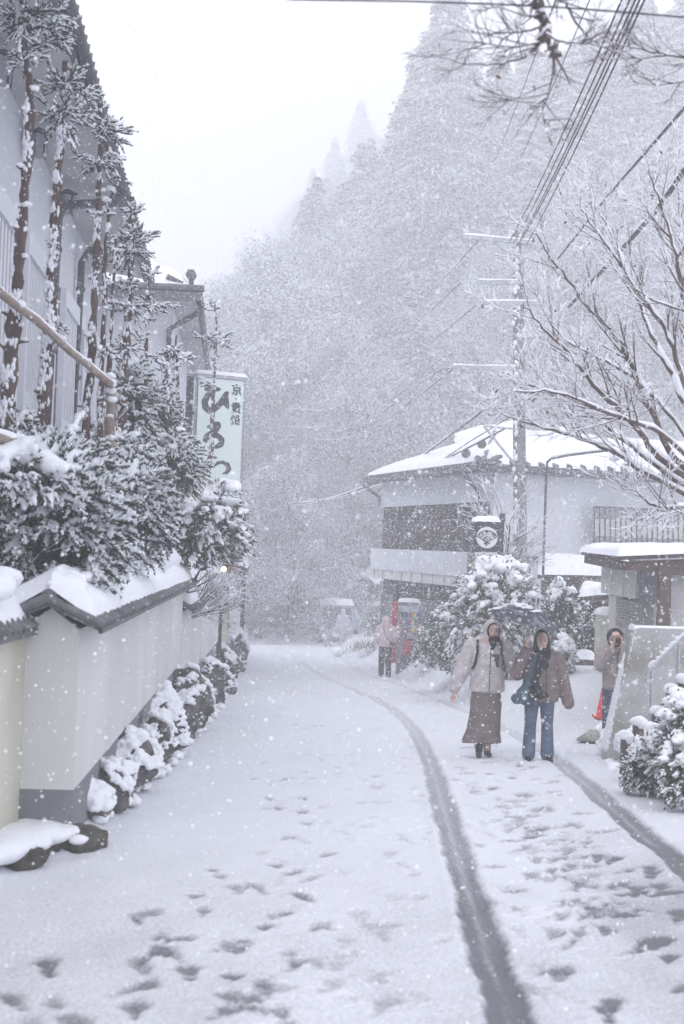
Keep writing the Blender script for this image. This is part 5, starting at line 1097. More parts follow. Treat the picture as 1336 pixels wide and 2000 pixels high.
# loose snow lumps along the right verge
for k in range(1):
    t=thing('snow_bank','low bank of churned snow lumps along the foot of the rocks at right','snow bank',tuple(gp(1280,1560)))
    mb=MB()
    for q in range(260):
        f=rng.random(); px=1195+200*f; py=1492+78*f+rng.normal()*9+rng.uniform(-8,30)*0; g=gp(px,py); s=rng.uniform(.03,.11)*(1 if rng.random()<.6 else .5); ell(mb,(g.x+rng.normal()*.05,g.y+rng.normal()*.12,g.z+s*.2),(s*1.3,s*1.3,s*.8),sub=1)
    for q in range(60):
        f=rng.random(); g=gp(1210+200*f,1480+70*f); ell(mb,(g.x+.1,g.y+.25,g.z+.0),(.22,.25,.10),sub=2)
    me=merge(mb,.016,2,t.location,SNOW); o=bpy.data.objects.new('lumps',me); COL.objects.link(o); o.parent=t

# ---------------------------------------------------------------- bare tree on the right
def limb(br, P, r0, r1, rg, kids=9, klen=.5, upv=(0,0,.5), lev=2, spread=(22,55), n=26, kk=(5,4)):
    P=np.array([A3(at(*p)) if p[0]!='w' else np.array(p[1:],float) for p in P]); m=len(P); Q=[]
    for i in range(m-1):
        a,b,c,d=P[max(i-1,0)],P[i],P[i+1],P[min(i+2,m-1)]
        for s in np.linspace(0,1,5,endpoint=False): Q.append(.5*((2*b)+(-a+c)*s+(2*a-5*b+4*c-d)*s*s+(-a+3*b-3*c+d)*s**3))
    Q.append(P[-1]); Q=np.array(Q); Q[1:]+=rg.normal(size=Q[1:].shape)*min(.012,r0*.25); rr=np.linspace(r0,r1,len(Q)); br.append((Q,rr,3))
    for k in range(kids):
        t=rg.uniform(.2,1); x=t*(len(Q)-1); i=min(int(x),len(Q)-2); q=Q[i]+(Q[i+1]-Q[i])*(x-i)
        td,a,b=basis(Q[i+1]-Q[i]); th=R_(rg.uniform(*spread)); ph=rg.uniform(0,6.28); d=td*math.cos(th)+(a*math.cos(ph)+b*math.sin(ph))*math.sin(th)+np.array(upv)*.35
        grow(br,q,d,klen*(1.25-.6*t)*rg.uniform(.6,1.3),max(.004,rr[i]*.5),lev,rg,kk,(18,48),.05,.16,.6,.0022)
rg=np.random.default_rng(77); br=[]
bx=(1392-668)/F*14.2; base=[bx,14.2,float(gz(14.2))-.1]
trunk=[base,[bx-.03,14.2,.4],[bx-.08,14.2,1.6]]
br.append((np.array([base,[bx,14.2,.0],[bx-.05,14.2,.9],[bx-.09,14.2,1.9],[bx-.05,14.3,3.0]]),np.array([.13,.11,.10,.09,.06]),3))
Y0=14.2
for P,r in [([(1390,960,Y0),(1320,895,14),(1285,830,14),(1252,762,13.8),(1225,700,13.7),(1185,640,13.6),(1140,590,13.5),(1090,520,13.3),(1045,455,13.2)],.036),
 ([(1390,960,Y0),(1300,905,14),(1250,845,13.7),(1200,790,13.4),(1150,740,13.2),(1110,690,13),(1060,640,12.8),(1022,590,12.6)],.034),
 ([(1385,985,Y0),(1290,915,14.3),(1235,872,14.5),(1160,815,14.7),(1100,780,14.9),(1030,750,15),(968,722,15.1)],.030),
 ([(1385,990,Y0),(1260,922,14),(1190,880,14),(1120,852,14),(1060,835,14),(985,812,14)],.026),
 ([(1385,930,Y0),(1330,770,14.6),(1290,690,14.8),(1250,600,15),(1215,500,15.2),(1185,440,15.4),(1150,385,15.5)],.034),
 ([(1400,880,Y0),(1370,700,14),(1340,600,13.8),(1320,500,13.6),(1290,400,13.5),(1268,330,13.4)],.034),
 ([(1395,900,Y0),(1336,745,14),(1300,645,14),(1240,560,14),(1180,470,14),(1128,398,14)],.032),
 ([(1400,860,Y0),(1385,650,14),(1362,500,14),(1345,400,14)],.03),
 ([(1395,930,Y0),(1300,800,14.8),(1240,740,15.2),(1170,700,15.6),(1090,650,16),(1040,560,16.2)],.028),
 ([(1390,950,Y0),(1310,860,13.5),(1225,820,13.0),(1150,790,12.8),(1080,765,12.6),(1000,765,12.5)],.024),
 ([(1400,900,Y0),(1350,700,15),(1330,560,15.4),(1330,440,15.6),(1315,300,15.8)],.026),
 ([(1395,985,14.2),(1336,990,13.8),(1290,992,13.5),(1262,978,13.3),(1240,958,13.2)],.022)]:
    limb(br,P,r,.005,rg,kids=13,klen=.62,upv=(-.35,0,.6),lev=2,kk=(5,4))
print('tree branches',len(br))
t=thing('bare_tree','spreading leafless tree at the right border, every branch lined with snow','tree',tuple(base))
obj('branches',wood_mesh(br,7),BARK,t,smooth=True); obj('snow',snow_on(br,1.12,.0042,.92,.93),SNOW,t,smooth=True)
DL=mat('dead_leaf',(.14,.05,.04),.8)
mb=MB(); tips=[P[-1] for P,rr,l in br if l==0]; sel=rng.choice(len(tips),90,replace=False); C=np.array([tips[i] for i in sel]); mb.leaves(C,rng.normal(size=C.shape)+[0,0,-1],rng.normal(size=C.shape),.05,.03); obj('withered_leaves',mb,DL,t)
# sapling with snowy twigs in front of the pole
rg=np.random.default_rng(78); br=[]; c=A3(at(985,1090,30.5)); c[2]=gg(3.4,30.5)
br.append((np.array([c,c+[0,0,1.4],c+[.05,0,2.3],c+[.1,0,3.2]]),np.array([.035,.03,.025,.014]),3))
for k in range(26):
    z=rg.uniform(1.8,3.2); grow(br,c+[.05,0,z],(rg.normal()*.9,rg.normal()*.5,.7),rg.uniform(.6,1.3),.012,2,rg,(4,4),(20,50),.03,.16,.55,.0045)
t=thing('bare_tree','slim reddish bare sapling with snowy twigs between the fan sign and the pole','tree',tuple(c)); obj('branches',wood_mesh(br,6),BARKR,t); obj('snow',snow_on(br,1.2,.006,.95,.95),SNOW,t,smooth=True)

# ---------------------------------------------------------------- limb hanging in at the top
rg=np.random.default_rng(79); br=[]; Yo=7.2
limb(br,[('w',3.6,8.6,float(gz(8.6))-.2),('w',3.5,8.5,2.),('w',3.2,8.3,4.4),('w',2.6,8.,5.6)],.16,.10,rg,kids=0)
limb(br,[('w',2.6,8.,5.6),('w',1.9,7.7,6.0),('w',1.25,7.4,5.6),(1045,-70,Yo),(1049,-20,Yo),(1053,20,Yo),(1062,55,Yo),(1067,80,Yo),(1078,104,Yo),(1081,114,Yo)],.055,.008,rg,kids=5,klen=.28,upv=(-.3,0,0),lev=1,spread=(40,80))
for P,r,kd_ in [([(1058,50,Yo),(1054,82,Yo),(1040,99,Yo),(1010,116,7.1),(960,126,7.),(905,122,6.9),(840,106,6.8)],.011,10),
 ([(1062,62,Yo),(1090,79,7.1),(1120,84,7),(1152,85,7),(1184,92,7)],.007,9),
 ([('w',1.25,7.4,5.6),(1096,-40,7.4),(1106,5,7.4),(1122,38,7.4),(1146,70,7.4),(1182,93,7.4),(1215,105,7.4)],.011,10),
 ([(1081,110,Yo),(1079,150,Yo),(1070,183,Yo),(1062,200,Yo),(1060,225,Yo),(1072,248,Yo),(1084,258,Yo)],.006,9),
 ([(1072,192,Yo),(1040,200,Yo),(1000,195,Yo),(975,185,Yo)],.004,4),([(1078,162,Yo),(1050,172,Yo),(1010,190,Yo),(985,196,Yo)],.004,3),
 ([(1056,28,Yo),(1030,32,7.1),(1005,24,7.),(960,10,6.9)],.006,8),([(1060,52,Yo),(1020,62,7.3),(980,64,7.4),(930,52,7.5)],.006,8),([(1050,84,Yo),(1000,92,7),(940,84,6.9),(860,75,6.8)],.005,8),
 ([('w',2.6,8.,5.6),('w',2.4,7.8,4.2),(1420,118,7.6),(1336,112,7.6),(1285,104,7.6),(1235,92,7.6),(1200,84,7.6)],.010,16),([(1300,106,7.6),(1270,112,7.5),(1240,122,7.5)],.004,5),([(1420,150,8.),(1336,160,8),(1280,166,8),(1235,160,8)],.004,5)]:
    limb(br,P,r,.0016,rg,kids=kd_,klen=.26,upv=(-.35,0,.15),lev=1,spread=(25,60),kk=(4,))
t=thing('bare_tree','dark leafless tree whose twigs hang in from the top of the view','tree',(3.6,8.6,float(gz(8.6)))); obj('branches',wood_mesh(br,6),TWIG,t,smooth=True)
obj('snow',snow_on([b for b in br if b[2]>=1],.8,.0025,.75,.8),SNOW,t,smooth=True)
mb=MB(); C=np.array([A3(at(px,py,Yo)) for px,py in ((984,218),(1066,100),(1044,172),(973,150),(1171,108),(1176,116),(1072,240),(1083,258),(1190,62),(1287,92),(1097,32))]); mb.leaves(C,np.array([[.2,0,-1]]*len(C))+rng.normal(size=C.shape)*.4,rng.normal(size=C.shape),.04,.018); obj('withered_leaves',mb,DL,t)
# ================================================================ PEOPLE
SKIN=mat('skin',(.55,.36,.30),.6,(.60,.40,.33),20); HAIR=mat('black_hair',(.02,.018,.018),.6)
def fabric(n,c,c2=None,s=18,b=.01,bs=45): return mat(n,c,.95,c2 or tuple(x*.78 for x in c),s,bump=b,bscale=bs,spec=.1)
FLEECE=fabric('pale_pink_fleece',(.64,.60,.605),(.47,.43,.44),14,.022,50); FLEECEB=fabric('brown_fleece',(.24,.19,.185),(.17,.135,.13),14,.022,50)
SKIRT=fabric('taupe_knit',(.215,.175,.17),(.16,.13,.127),8,.004,90); DENIM=fabric('denim',(.115,.155,.23),(.075,.105,.165),5,.002,150); DENIMD=fabric('dark_denim',(.07,.10,.16))
BLK=fabric('black_cloth',(.025,.025,.03)); BOOT=mat('black_leather',(.025,.024,.026),.5); PINK=fabric('pink_coat',(.66,.53,.55),(.58,.46,.48),6,.006,20)
TEAL=fabric('teal_cloth',(.045,.09,.125),(.06,.12,.16),6); BEIGE=fabric('greige_jacket',(.36,.31,.30),(.29,.25,.245),8,.006,30)
LAV=fabric('lavender_coat',(.45,.45,.53)); LBLUE=fabric('light_blue_coat',(.42,.50,.62)); GREYC=fabric('grey_coat',(.13,.13,.15)); PALEP=fabric('pale_trousers',(.35,.36,.42)); WHT=fabric('white_cap',(.75,.75,.78)); ROSE=fabric('rose_coat',(.40,.28,.27))
class Pz:
    def __init__(s,t,org,H,yaw,lean=0.): s.t=t;s.o=np.array(org,float);s.H=H;c,n=math.cos(yaw),math.sin(yaw);s.M=np.array([[c,-n,0],[n,c,0],[0,0,1]])
    def p(s,v): return s.o+s.M@(np.array(v,float)*s.H)
    def cap(s,mb,a,b,r0,r1,sq=(1,1),k=14): capsule(mb,s.p(a),s.p(b),r0*s.H,r1*s.H,k,sq=sq)
    def ell(s,mb,c,r,rot=None): 
        T,TF=ICO[3]; V=T*np.array(r)*s.H
        if rot is not None: V=V@np.array(Matrix(rot).to_3x3()).T
        V=V@s.M.T; mb.add(V+s.p(c),TF)
    def part(s,name,mb,m,vox=.012,sm=3,label=None):
        me=merge(mb,vox,sm,s.t.location,m); o=bpy.data.objects.new(name,me); COL.objects.link(o); o.parent=s.t
        if label: o['label']=label
        return o
def hand(z,mb,wr,d,side,curl=.35):
    """palm, five bent fingers of different length, thumb from the side"""
    wr=np.array(wr,float); d=unit(np.array(d,float)); sd=unit(np.cross(d,[0,1,0.02])+1e-6); nrm=np.cross(d,sd)
    z.cap(mb,wr,wr+d*.048,.016,.022,sq=(1.,.6)); base=wr+d*.05
    for k,(o,l) in enumerate(((-.017,.036),(-.006,.042),(.006,.039),(.016,.031))):
        a=base+sd*o; m_=a+d*l*.55+nrm*l*.10*curl*3; e=m_+d*l*.45*(1-curl*.6)+nrm*l*.6*curl
        z.cap(mb,a,m_,.0055,.005,k=8); z.cap(mb,m_,e,.005,.004,k=8)
    a=wr+d*.018+sd*side*.018; m_=a+d*.018+sd*side*.018; z.cap(mb,a,m_,.0065,.006,k=8); z.cap(mb,m_,m_+d*.018+sd*side*.004,.0058,.0045,k=8)
def face(z,hc=(0,0,.925),back=False):
    if back: return
    x,y,h=hc
    mb=MB(); 
    for s in (-1,1): z.ell(mb,(x+s*.019,y-.057,h+.004),(.0065,.004,.0035))
    obj('eyes',mb,HAIR,z.t,smooth=True)
    mb=MB(); 
    for s in (-1,1): z.cap(mb,(x+s*.011,y-.060,h+.016),(x+s*.028,y-.055,h+.016),.0022,.0018,k=6)
    obj('eyebrows',mb,HAIR,z.t,smooth=True)
    mb=MB(); z.cap(mb,(x-.012,y-.0595,h-.032),(x+.012,y-.0595,h-.032),.0035,.0035,k=8); obj('mouth',mb,mat('lips',(.42,.16,.15),.5),z.t,smooth=True)
def head(z,mb,hc):
    x,y,h=hc
    z.ell(mb,(x,y,h+.008),(.046,.058,.062)); z.ell(mb,(x,y-.018,h-.025),(.036,.036,.040)); z.cap(mb,(x,y-.056,h+.004),(x,y-.068,h-.012),.006,.009)
    z.cap(mb,(x,y+.01,h-.03),(x*.5,y+.015,.83),.030,.034)
    for s in (-1,1): z.ell(mb,(x+s*.046,y+.004,h-.004),(.007,.012,.018))
def arm(z,mb,sh,el,wr,r=(.050,.043,.036)): z.cap(mb,sh,el,r[0],r[1]); z.cap(mb,el,wr,r[1],r[2])
def torso(z,mb,top,hem,wsh,whem,dp=.068,flare=.0):
    n=20
    for k in range(n):
        f0,f1=k/n,(k+1)/n; za,zb=top+(hem-top)*f0,top+(hem-top)*f1; w=wsh+(whem-wsh)*f0
        z.ell(mb,(0,0,(za+zb)/2),(w,dp*(1+.25*math.sin(f0*3.1)),(top-hem)/n*1.6))
def person(name_label,px,py,Y,H,yaw,cat='person',group=None,ground_pt=None):
    g=gp(px,py) if ground_pt is None else ground_pt; t=thing('person',name_label,cat,tuple(g),group); return Pz(t,g,H,yaw)
def lathe_skirt(z,mb,prof,dp=.8,k=40,fold=.06):
    an=np.arange(k)*2*math.pi/k; V=[]
    for i,(cx,r,h) in enumerate(prof):
        f=i/(len(prof)-1); rr=r*(1+fold*f*np.sin(an*7+1.3)+fold*.5*f*np.sin(an*4))
        V+= [z.p((cx+rr[j]*math.cos(an[j]),rr[j]*math.sin(an[j])*dp,h+.006*f*math.sin(an[j]*3))) for j in range(k)]
    n=len(prof); i=np.arange(n-1)[:,None]*k; j=np.arange(k)[None]; jn=(j+1)%k
    mb.add(np.array(V),np.stack([i+j,i+k+j,i+k+jn,i+jn],-1).reshape(-1,4)); b=mb.n-len(V)
    mb.f.append(np.array([list(range(k))[::-1]])+b); mb.m.append(np.array([0])); mb.f.append(np.array([list(range(k))])+b+(n-1)*k); mb.m.append(np.array([0]))

# --- walker with hood and long skirt (left)
gA=gp(947,1477); z=person('person in pale fleece coat, hood up, and long taupe skirt, left of the pair',0,0,0,1.69,0,ground_pt=gA,group=None)
mb=MB(); head(z,mb,(.028,-.02,.915)); hand(z,mb,(-.247,-.01,.475),(-.02,-.1,-1),1); 
for s in (-1,1): z.cap(mb,(s*.035-.02,0,.40),(s*.032-.02,.0,.06),.036,.026)
z.cap(mb,(0,0,.84),(0,0,.56),.06,.055); arm(z,mb,(-.12,0,.80),(-.19,0,.63),(-.245,0,.48),(.03,.026,.02)); arm(z,mb,(.12,0,.80),(.185,.01,.67),(.215,-.02,.72),(.03,.026,.02))
z.part('body',mb,SKIN,.0075,2); face(z,(.028,-.02,.915))
mb=MB(); torso(z,mb,.815,.475,.112,.135,.088); arm(z,mb,(-.125,0,.80),(-.185,0,.635),(-.242,0,.492),(.060,.062,.045)); arm(z,mb,(.122,0,.80),(.185,.01,.655),(.235,-.02,.70),(.058,.056,.045))
z.cap(mb,(-.06,0,.84),(.07,0,.84),.045,.045); z.part('coat',mb,FLEECE,.013,5)
mb=MB(); T,TF=ICO[3]; z.ell(mb,(.022,.018,.925),(.068,.070,.078)); z.cap(mb,(.018,.03,.88),(.005,.02,.84),.062,.068)
for a in np.arange(0,6.29,.35): z.ell(mb,(.028+.052*math.sin(a),-.040,.918+.066*math.cos(a)),(.018,.022,.018))
z.part('hood',mb,FLEECE,.011,4)
mb=MB(); 
for a in np.arange(0,6.29,.3): z.ell(mb,(.028+.043*math.sin(a),-.054,.917+.055*math.cos(a)),(.010,.010,.010))
z.part('hair',mb,HAIR,.007,2)
mb=MB(); z.ell(mb,(.034,-.055,.855),(.045,.035,.032)); z.cap(mb,(.03,-.07,.85),(.02,-.085,.80),.030,.018); z.part('scarf',mb,BLK,.009,3)
mb=MB(); lathe_skirt(z,mb,[(-.01,.105,.50),(-.005,.115,.40),(-.01,.115,.30),(-.022,.125,.18),(-.035,.145,.10)],.62); z.part('skirt',mb,SKIRT,.010,2)
mb=MB()
for s,dy in ((-1,-.02),(1,.03)): z.cap(mb,(s*.030-.012,dy,.13),(s*.032-.014,dy,.035),.030,.027); z.cap(mb,(s*.032-.014,dy+.012,.020),(s*.040-.014,dy-.075,.018),.024,.021)
z.part('boots',mb,BOOT,.009,3)
mb=MB(); a=z.p((.012,-.094,.752)); b=z.p((.072,-.088,.66)); mb.box((a+b)/2,(.10,.02,.155)); obj('chest_pocket',mb,DARK,z.t)
mb=MB(); mb.tube([z.p((.008,-.098,.80)),z.p((.004,-.118,.65)),z.p((.002,-.118,.48))],.005,6); obj('zip',mb,BLK,z.t)
tb=thing('backpack','black backpack whose straps show on the pale pink coat','backpack',tuple(z.p((0,.12,.7)))); zz=Pz(tb,gA,1.69,0)
mb=MB(); zz.ell(mb,(0,.13,.69),(.085,.055,.11)); zz.part('bag',mb,BLK,.014,4)
for s in (-1,1): mb=MB(); mb.tube([zz.p(q) for q in ((s*.075,.12,.79),(s*.085,.03,.862),(s*.085,-.06,.835),(s*.09,-.098,.76),(s*.105,-.09,.68),(s*.118,0,.62))],.017,8); obj('strap',mb,BLK,tb,smooth=True)
# --- walker with umbrella (right)
gB=gp(1050,1485); HB=1.585; z=person('person in fuzzy brown fleece coat, wide jeans and black scarf holding the umbrella',0,0,0,HB,0,ground_pt=gB)
mb=MB(); head(z,mb,(.0,-.02,.915)); hand(z,mb,(-.118,-.07,.862),(-.02,.0,1),1,.75); 
for s in (-1,1): z.cap(mb,(s*.055,0,.45),(s*.065,.0,.06),.036,.026)
z.cap(mb,(0,0,.82),(0,0,.56),.06,.055); arm(z,mb,(-.11,0,.78),(-.165,-.03,.68),(-.120,-.07,.865),(.03,.026,.019)); arm(z,mb,(.11,0,.78),(.17,0,.60),(.215,0,.44),(.03,.026,.02)); z.cap(mb,(.215,0,.44),(.225,-.01,.415),.02,.014)
z.part('body',mb,SKIN,.0075,2); face(z,(0,-.02,.915))
mb=MB(); torso(z,mb,.80,.455,.118,.150,.090); arm(z,mb,(-.115,0,.78),(-.180,-.03,.665),(-.125,-.068,.83),(.062,.060,.045)); arm(z,mb,(.125,0,.775),(.178,0,.60),(.222,0,.445),(.062,.052,.048)); z.cap(mb,(-.07,0,.81),(.07,0,.81),.05,.05); z.part('coat',mb,FLEECEB,.013,5)
mb=MB(); z.ell(mb,(0,.012,.935),(.058,.066,.066)); 
for s in (-1,1): z.cap(mb,(s*.046,-.02,.93),(s*.052,-.035,.80),.018,.02)
z.part('hair',mb,HAIR,.009,3)
mb=MB(); z.ell(mb,(0,-.03,.835),(.062,.055,.040)); z.cap(mb,(-.02,-.085,.81),(-.045,-.115,.66),.035,.03); z.cap(mb,(.03,-.08,.82),(.02,-.11,.73),.035,.025); z.cap(mb,(-.05,-.11,.68),(-.055,-.12,.58),.028,.03); z.part('scarf',mb,BLK,.010,3)
mb=MB()
for s in (-1,1): z.cap(mb,(s*.058,0,.47),(s*.064,0,.28),.060,.046); z.cap(mb,(s*.064,0,.28),(s*.072,-.005,.045),.045,.052,sq=(1,1))
z.cap(mb,(-.05,0,.48),(.05,0,.48),.065,.065); z.part('jeans',mb,DENIM,.011,2)
mb=MB()
for s,dy in ((-1,0),(1,-.02)): z.cap(mb,(s*.074,dy+.012,.020),(s*.082,dy-.085,.018),.027,.024)
z.part('shoes',mb,BOOT,.009,3)
mb=MB(); mb.tube([z.p((.03,-.105,.79)),z.p((.03,-.125,.62)),z.p((.03,-.125,.46))],.004,6); obj('zip',mb,BLK,z.t)
# tote bag and black pouch
tb=thing('tote_bag','teal cloth tote bag hanging at the side of the brown fleece coat','bag',tuple(z.p((-.15,-.1,.5)))); zz=Pz(tb,gB,HB,0)
mb=MB(); zz.cap(mb,(-.12,-.13,.60),(-.13,-.13,.50),.045,.072,sq=(1,.5)); zz.cap(mb,(-.19,-.12,.475),(-.08,-.13,.455),.048,.045,sq=(1,.6)); zz.cap(mb,(-.10,-.13,.60),(-.19,-.13,.48),.03,.045); zz.part('bag',mb,TEAL,.012,4)
mb=MB(); mb.tube([zz.p(q) for q in ((-.14,-.12,.60),(-.09,-.13,.70),(-.07,-.10,.81))],.012,6); mb.tube([zz.p(q) for q in ((-.08,-.14,.58),(-.075,-.135,.70),(-.05,-.10,.81))],.012,6); obj('handle',mb,TEAL,tb,smooth=True)
tb=thing('shoulder_bag','small black bag with a snowy front carried over the brown coat','bag',tuple(z.p((-.03,-.16,.55)))); zz=Pz(tb,gB,HB,0)
mb=MB(); zz.cap(mb,(-.055,-.165,.60),(-.03,-.165,.53),.05,.055,sq=(1,.5)); zz.cap(mb,(-.08,-.165,.53),(.0,-.165,.52),.045,.045,sq=(1,.55)); zz.part('bag',mb,BLK,.012,4)
mb=MB(); mb.tube([zz.p(q) for q in ((-.06,-.165,.62),(-.02,-.125,.74),(.04,-.05,.84))],.008,6); obj('strap',mb,BLK,tb,smooth=True)
# umbrella
hd=z.p((-.118,-.075,.90)); top_=A3(at(1033,1176,gB.y-.12)); ax=unit(top_-hd); ax=unit(ax+np.array([.18,-.10,.1])); top_=hd+ax*.62
tu=thing('umbrella','dark open umbrella tilted to the right, streaked with snow','umbrella',tuple(hd))
mb=MB(); mb.tube([hd-ax*.12,hd+ax*.64],.008,8); obj('shaft',mb,STEEL,tu,smooth=True)
mb=MB(); capsule(mb,hd-ax*.13,hd-ax*.02,.014,.013,8); obj('handle',mb,BLK,tu,smooth=True)
axU=unit(np.array([.24,-.12,1.])); xu=unit(np.cross(axU,[0,1,0])); yu=np.cross(axU,xu); RU=.46; nA=64; nR=12; cU=A3(at(1032,1184,gB.y-.12))-axU*0
def canopy(off,rmax=1.,thin=.004):
    V=[]
    for layer in (0,1):
        for i in range(nR+1):
            q=i/nR*rmax
            for j in range(nA):
                a=j/nA*2*math.pi; sc=1-.10*q*abs(math.sin(a*4))**.8*1.; hgt=-.20*q**1.7+.028*q*abs(math.sin(a*4)); r=RU*q*sc
                V.append(cU+(xu*math.cos(a)+yu*math.sin(a))*r+axU*(hgt+off-layer*thin))
    n=(nR+1)*nA; i=np.arange(nR)[:,None]*nA; j=np.arange(nA)[None]; jn=(j+1)%nA
    q=np.stack([i+j,i+nA+j,i+nA+jn,i+jn],-1).reshape(-1,4); e=nR*nA; jj=np.arange(nA); rim=np.stack([e+jj,e+n+jj,e+n+(jj+1)%nA,e+(jj+1)%nA],-1)
    return np.array(V),np.vstack([q,q[:,::-1]+n,rim])
mb=MB(); mb.add(*canopy(0)); UMB=mat('umbrella_cloth',(.03,.03,.045),.6,(.20,.20,.24),15,contrast=(.48,.66)); obj('canopy',mb,UMB,tu)
mb=MB()
for k in range(8): a=k*math.pi/4; P=[cU+(xu*math.cos(a)+yu*math.sin(a))*RU*q+axU*(-.20*q**1.7-.010) for q in np.linspace(0,1.02,8)]; mb.tube(P,.004,5)
mb.tube([cU-axU*.03,cU+axU*.05],.007,6); obj('ribs',mb,DARK,tu)
mb=MB(); mb.tube([hd+ax*.4,cU],.008,8); obj('shaft_top',mb,STEEL,tu)
mb=MB()
for k in range(55): q=abs(rng.normal()*.35); a=rng.uniform(0,6.28); q=min(q,.85); u_=(xu*math.cos(a)+yu*math.sin(a))*RU*q-np.sign(xu[0])*xu*.13; q=min(np.linalg.norm(u_)/RU,.9); C=cU+u_+axU*(-.20*q**1.7+.008); mb.blobs(C[None],np.array([[.05,.05,.012]])*rng.uniform(.5,1.4),amp=.35,sub=1)
obj('snow',mb,SNOW,tu,smooth=True)
# --- photographer
Yp=19.; gC=at(1196,1462,Yp); gC.z=float(gz(Yp)); HC=1.64; z=person('person in greige hooded jacket raising a camera, half behind the concrete parapet',0,0,0,HC,0,ground_pt=gC)
wl_,wr_=(-.045,-.115,.862),(.030,-.115,.868)
mb=MB(); head(z,mb,(-.01,-.02,.915)); hand(z,mb,wl_,(.25,-.1,1),1,.8); hand(z,mb,wr_,(-.25,-.1,1),-1,.8)
for s in (-1,1): z.cap(mb,(s*.045,0,.45),(s*.045,.0,.06),.036,.026)
z.cap(mb,(0,0,.82),(0,0,.56),.06,.055); arm(z,mb,(-.11,0,.78),(-.115,-.06,.70),wl_,(.028,.024,.018)); arm(z,mb,(.11,0,.78),(.09,-.06,.71),wr_,(.028,.024,.018))
z.part('body',mb,SKIN,.0075,2); face(z,(-.01,-.02,.915))
mb=MB(); torso(z,mb,.80,.50,.108,.098,.080); arm(z,mb,(-.108,0,.785),(-.125,-.06,.69),(-.055,-.10,.825),(.055,.050,.034)); arm(z,mb,(.112,0,.785),(.110,-.06,.70),(.040,-.10,.83),(.055,.050,.034)); z.cap(mb,(-.06,0,.82),(.06,0,.82),.045,.045); z.part('jacket',mb,BEIGE,.012,4)
mb=MB(); z.ell(mb,(.0,.018,.93),(.070,.070,.078)); z.cap(mb,(.01,.03,.88),(0,.02,.84),.058,.062); z.part('hood',mb,BEIGE,.011,4)
mb=MB()
for a in np.arange(0,6.29,.25): z.ell(mb,(-.012+.056*math.sin(a),-.046,.922+.064*math.cos(a)),(.017,.016,.017))
z.part('hood_lining',mb,BLK,.008,3)
mb=MB()
for s in (-1,1): z.cap(mb,(s*.045,0,.52),(s*.046,0,.05),.052,.040)
z.part('jeans',mb,DENIMD,.011,2)
mb=MB()
for s in (-1,1): z.cap(mb,(s*.046,.012,.020),(s*.050,-.08,.018),.026,.023)
z.part('shoes',mb,BOOT,.009,2)
mb=MB(); mb.tube([z.p((0,-.092,.80)),z.p((.0,-.105,.66)),z.p((.0,-.098,.51))],.007,6); obj('zip',mb,BLK,z.t)
mb=MB(); z.ell(mb,(.10,.10,.72),(.07,.05,.10)); z.part('backpack',mb,BLK,.014,3)
tb=thing('camera','small black camera held to the face of the photographer by the parapet','camera',tuple(z.p((-.008,-.12,.915))))
c=z.p((-.008,-.112,.905)); mb=MB(); mb.box(c,(.135,.05,.085)); mb.box(c+[0,0,.05],(.05,.045,.02)); obj('camera_body',mb,DARK,tb)
mb=MB(); mb.lathe(c-[0,.02,0],[(.001,.075),(.028,.075),(.036,.07),(.036,.0),(.001,0)],18,rot=Matrix.Rotation(R_(90),3,'X')); obj('lens',mb,BOOT,tb,smooth=True)
# --- pink coat, from behind
gP=gp(751,1322); z=person('person seen from behind in puffy pale pink hooded jacket and black trousers',0,0,0,1.69,math.pi,ground_pt=gP)
mb=MB(); head(z,mb,(0,0,.915)); 
for s in (-1,1): z.cap(mb,(s*.05,0,.45),(s*.055,.0,.06),.036,.026); arm(z,mb,(s*.11,0,.79),(s*.15,-.02,.66),(s*.13,-.10,.57),(.03,.026,.02)); hand(z,mb,(s*.13,-.10,.57),(-s*.5,-.6,-.3),1)
z.part('body',mb,SKIN,.009,2)
mb=MB(); torso(z,mb,.81,.50,.110,.125,.09)
for s in (-1,1): arm(z,mb,(s*.115,0,.79),(s*.155,-.02,.66),(s*.135,-.09,.58),(.055,.052,.04))
z.cap(mb,(-.06,0,.83),(.06,0,.83),.05,.05); z.part('jacket',mb,PINK,.016,4)
mb=MB(); z.ell(mb,(0,.01,.925),(.075,.078,.080)); z.cap(mb,(0,.03,.88),(0,.04,.83),.068,.06); z.part('hood',mb,PINK,.014,4)
mb=MB()
for s in (-1,1): z.cap(mb,(s*.052,0,.52),(s*.060,0,.03),.060,.045)
z.part('trousers',mb,BLK,.014,2)
mb=MB()
for s in (-1,1): z.cap(mb,(s*.060,.012,.020),(s*.064,-.08,.018),.027,.024)
z.part('shoes',mb,BOOT,.012,2)
mb=MB(); mb.tube([z.p(q) for q in ((.06,-.05,.86),(.055,.06,.84),(.03,.115,.74),(-.03,.125,.63),(-.10,.10,.55))],.010,6); bs_=obj('bag_strap',mb,BLK,z.t)
mb=MB(); z.ell(mb,(-.105,.09,.545),(.045,.03,.035)); z.part('belt_bag',mb,DARK,.014,3)
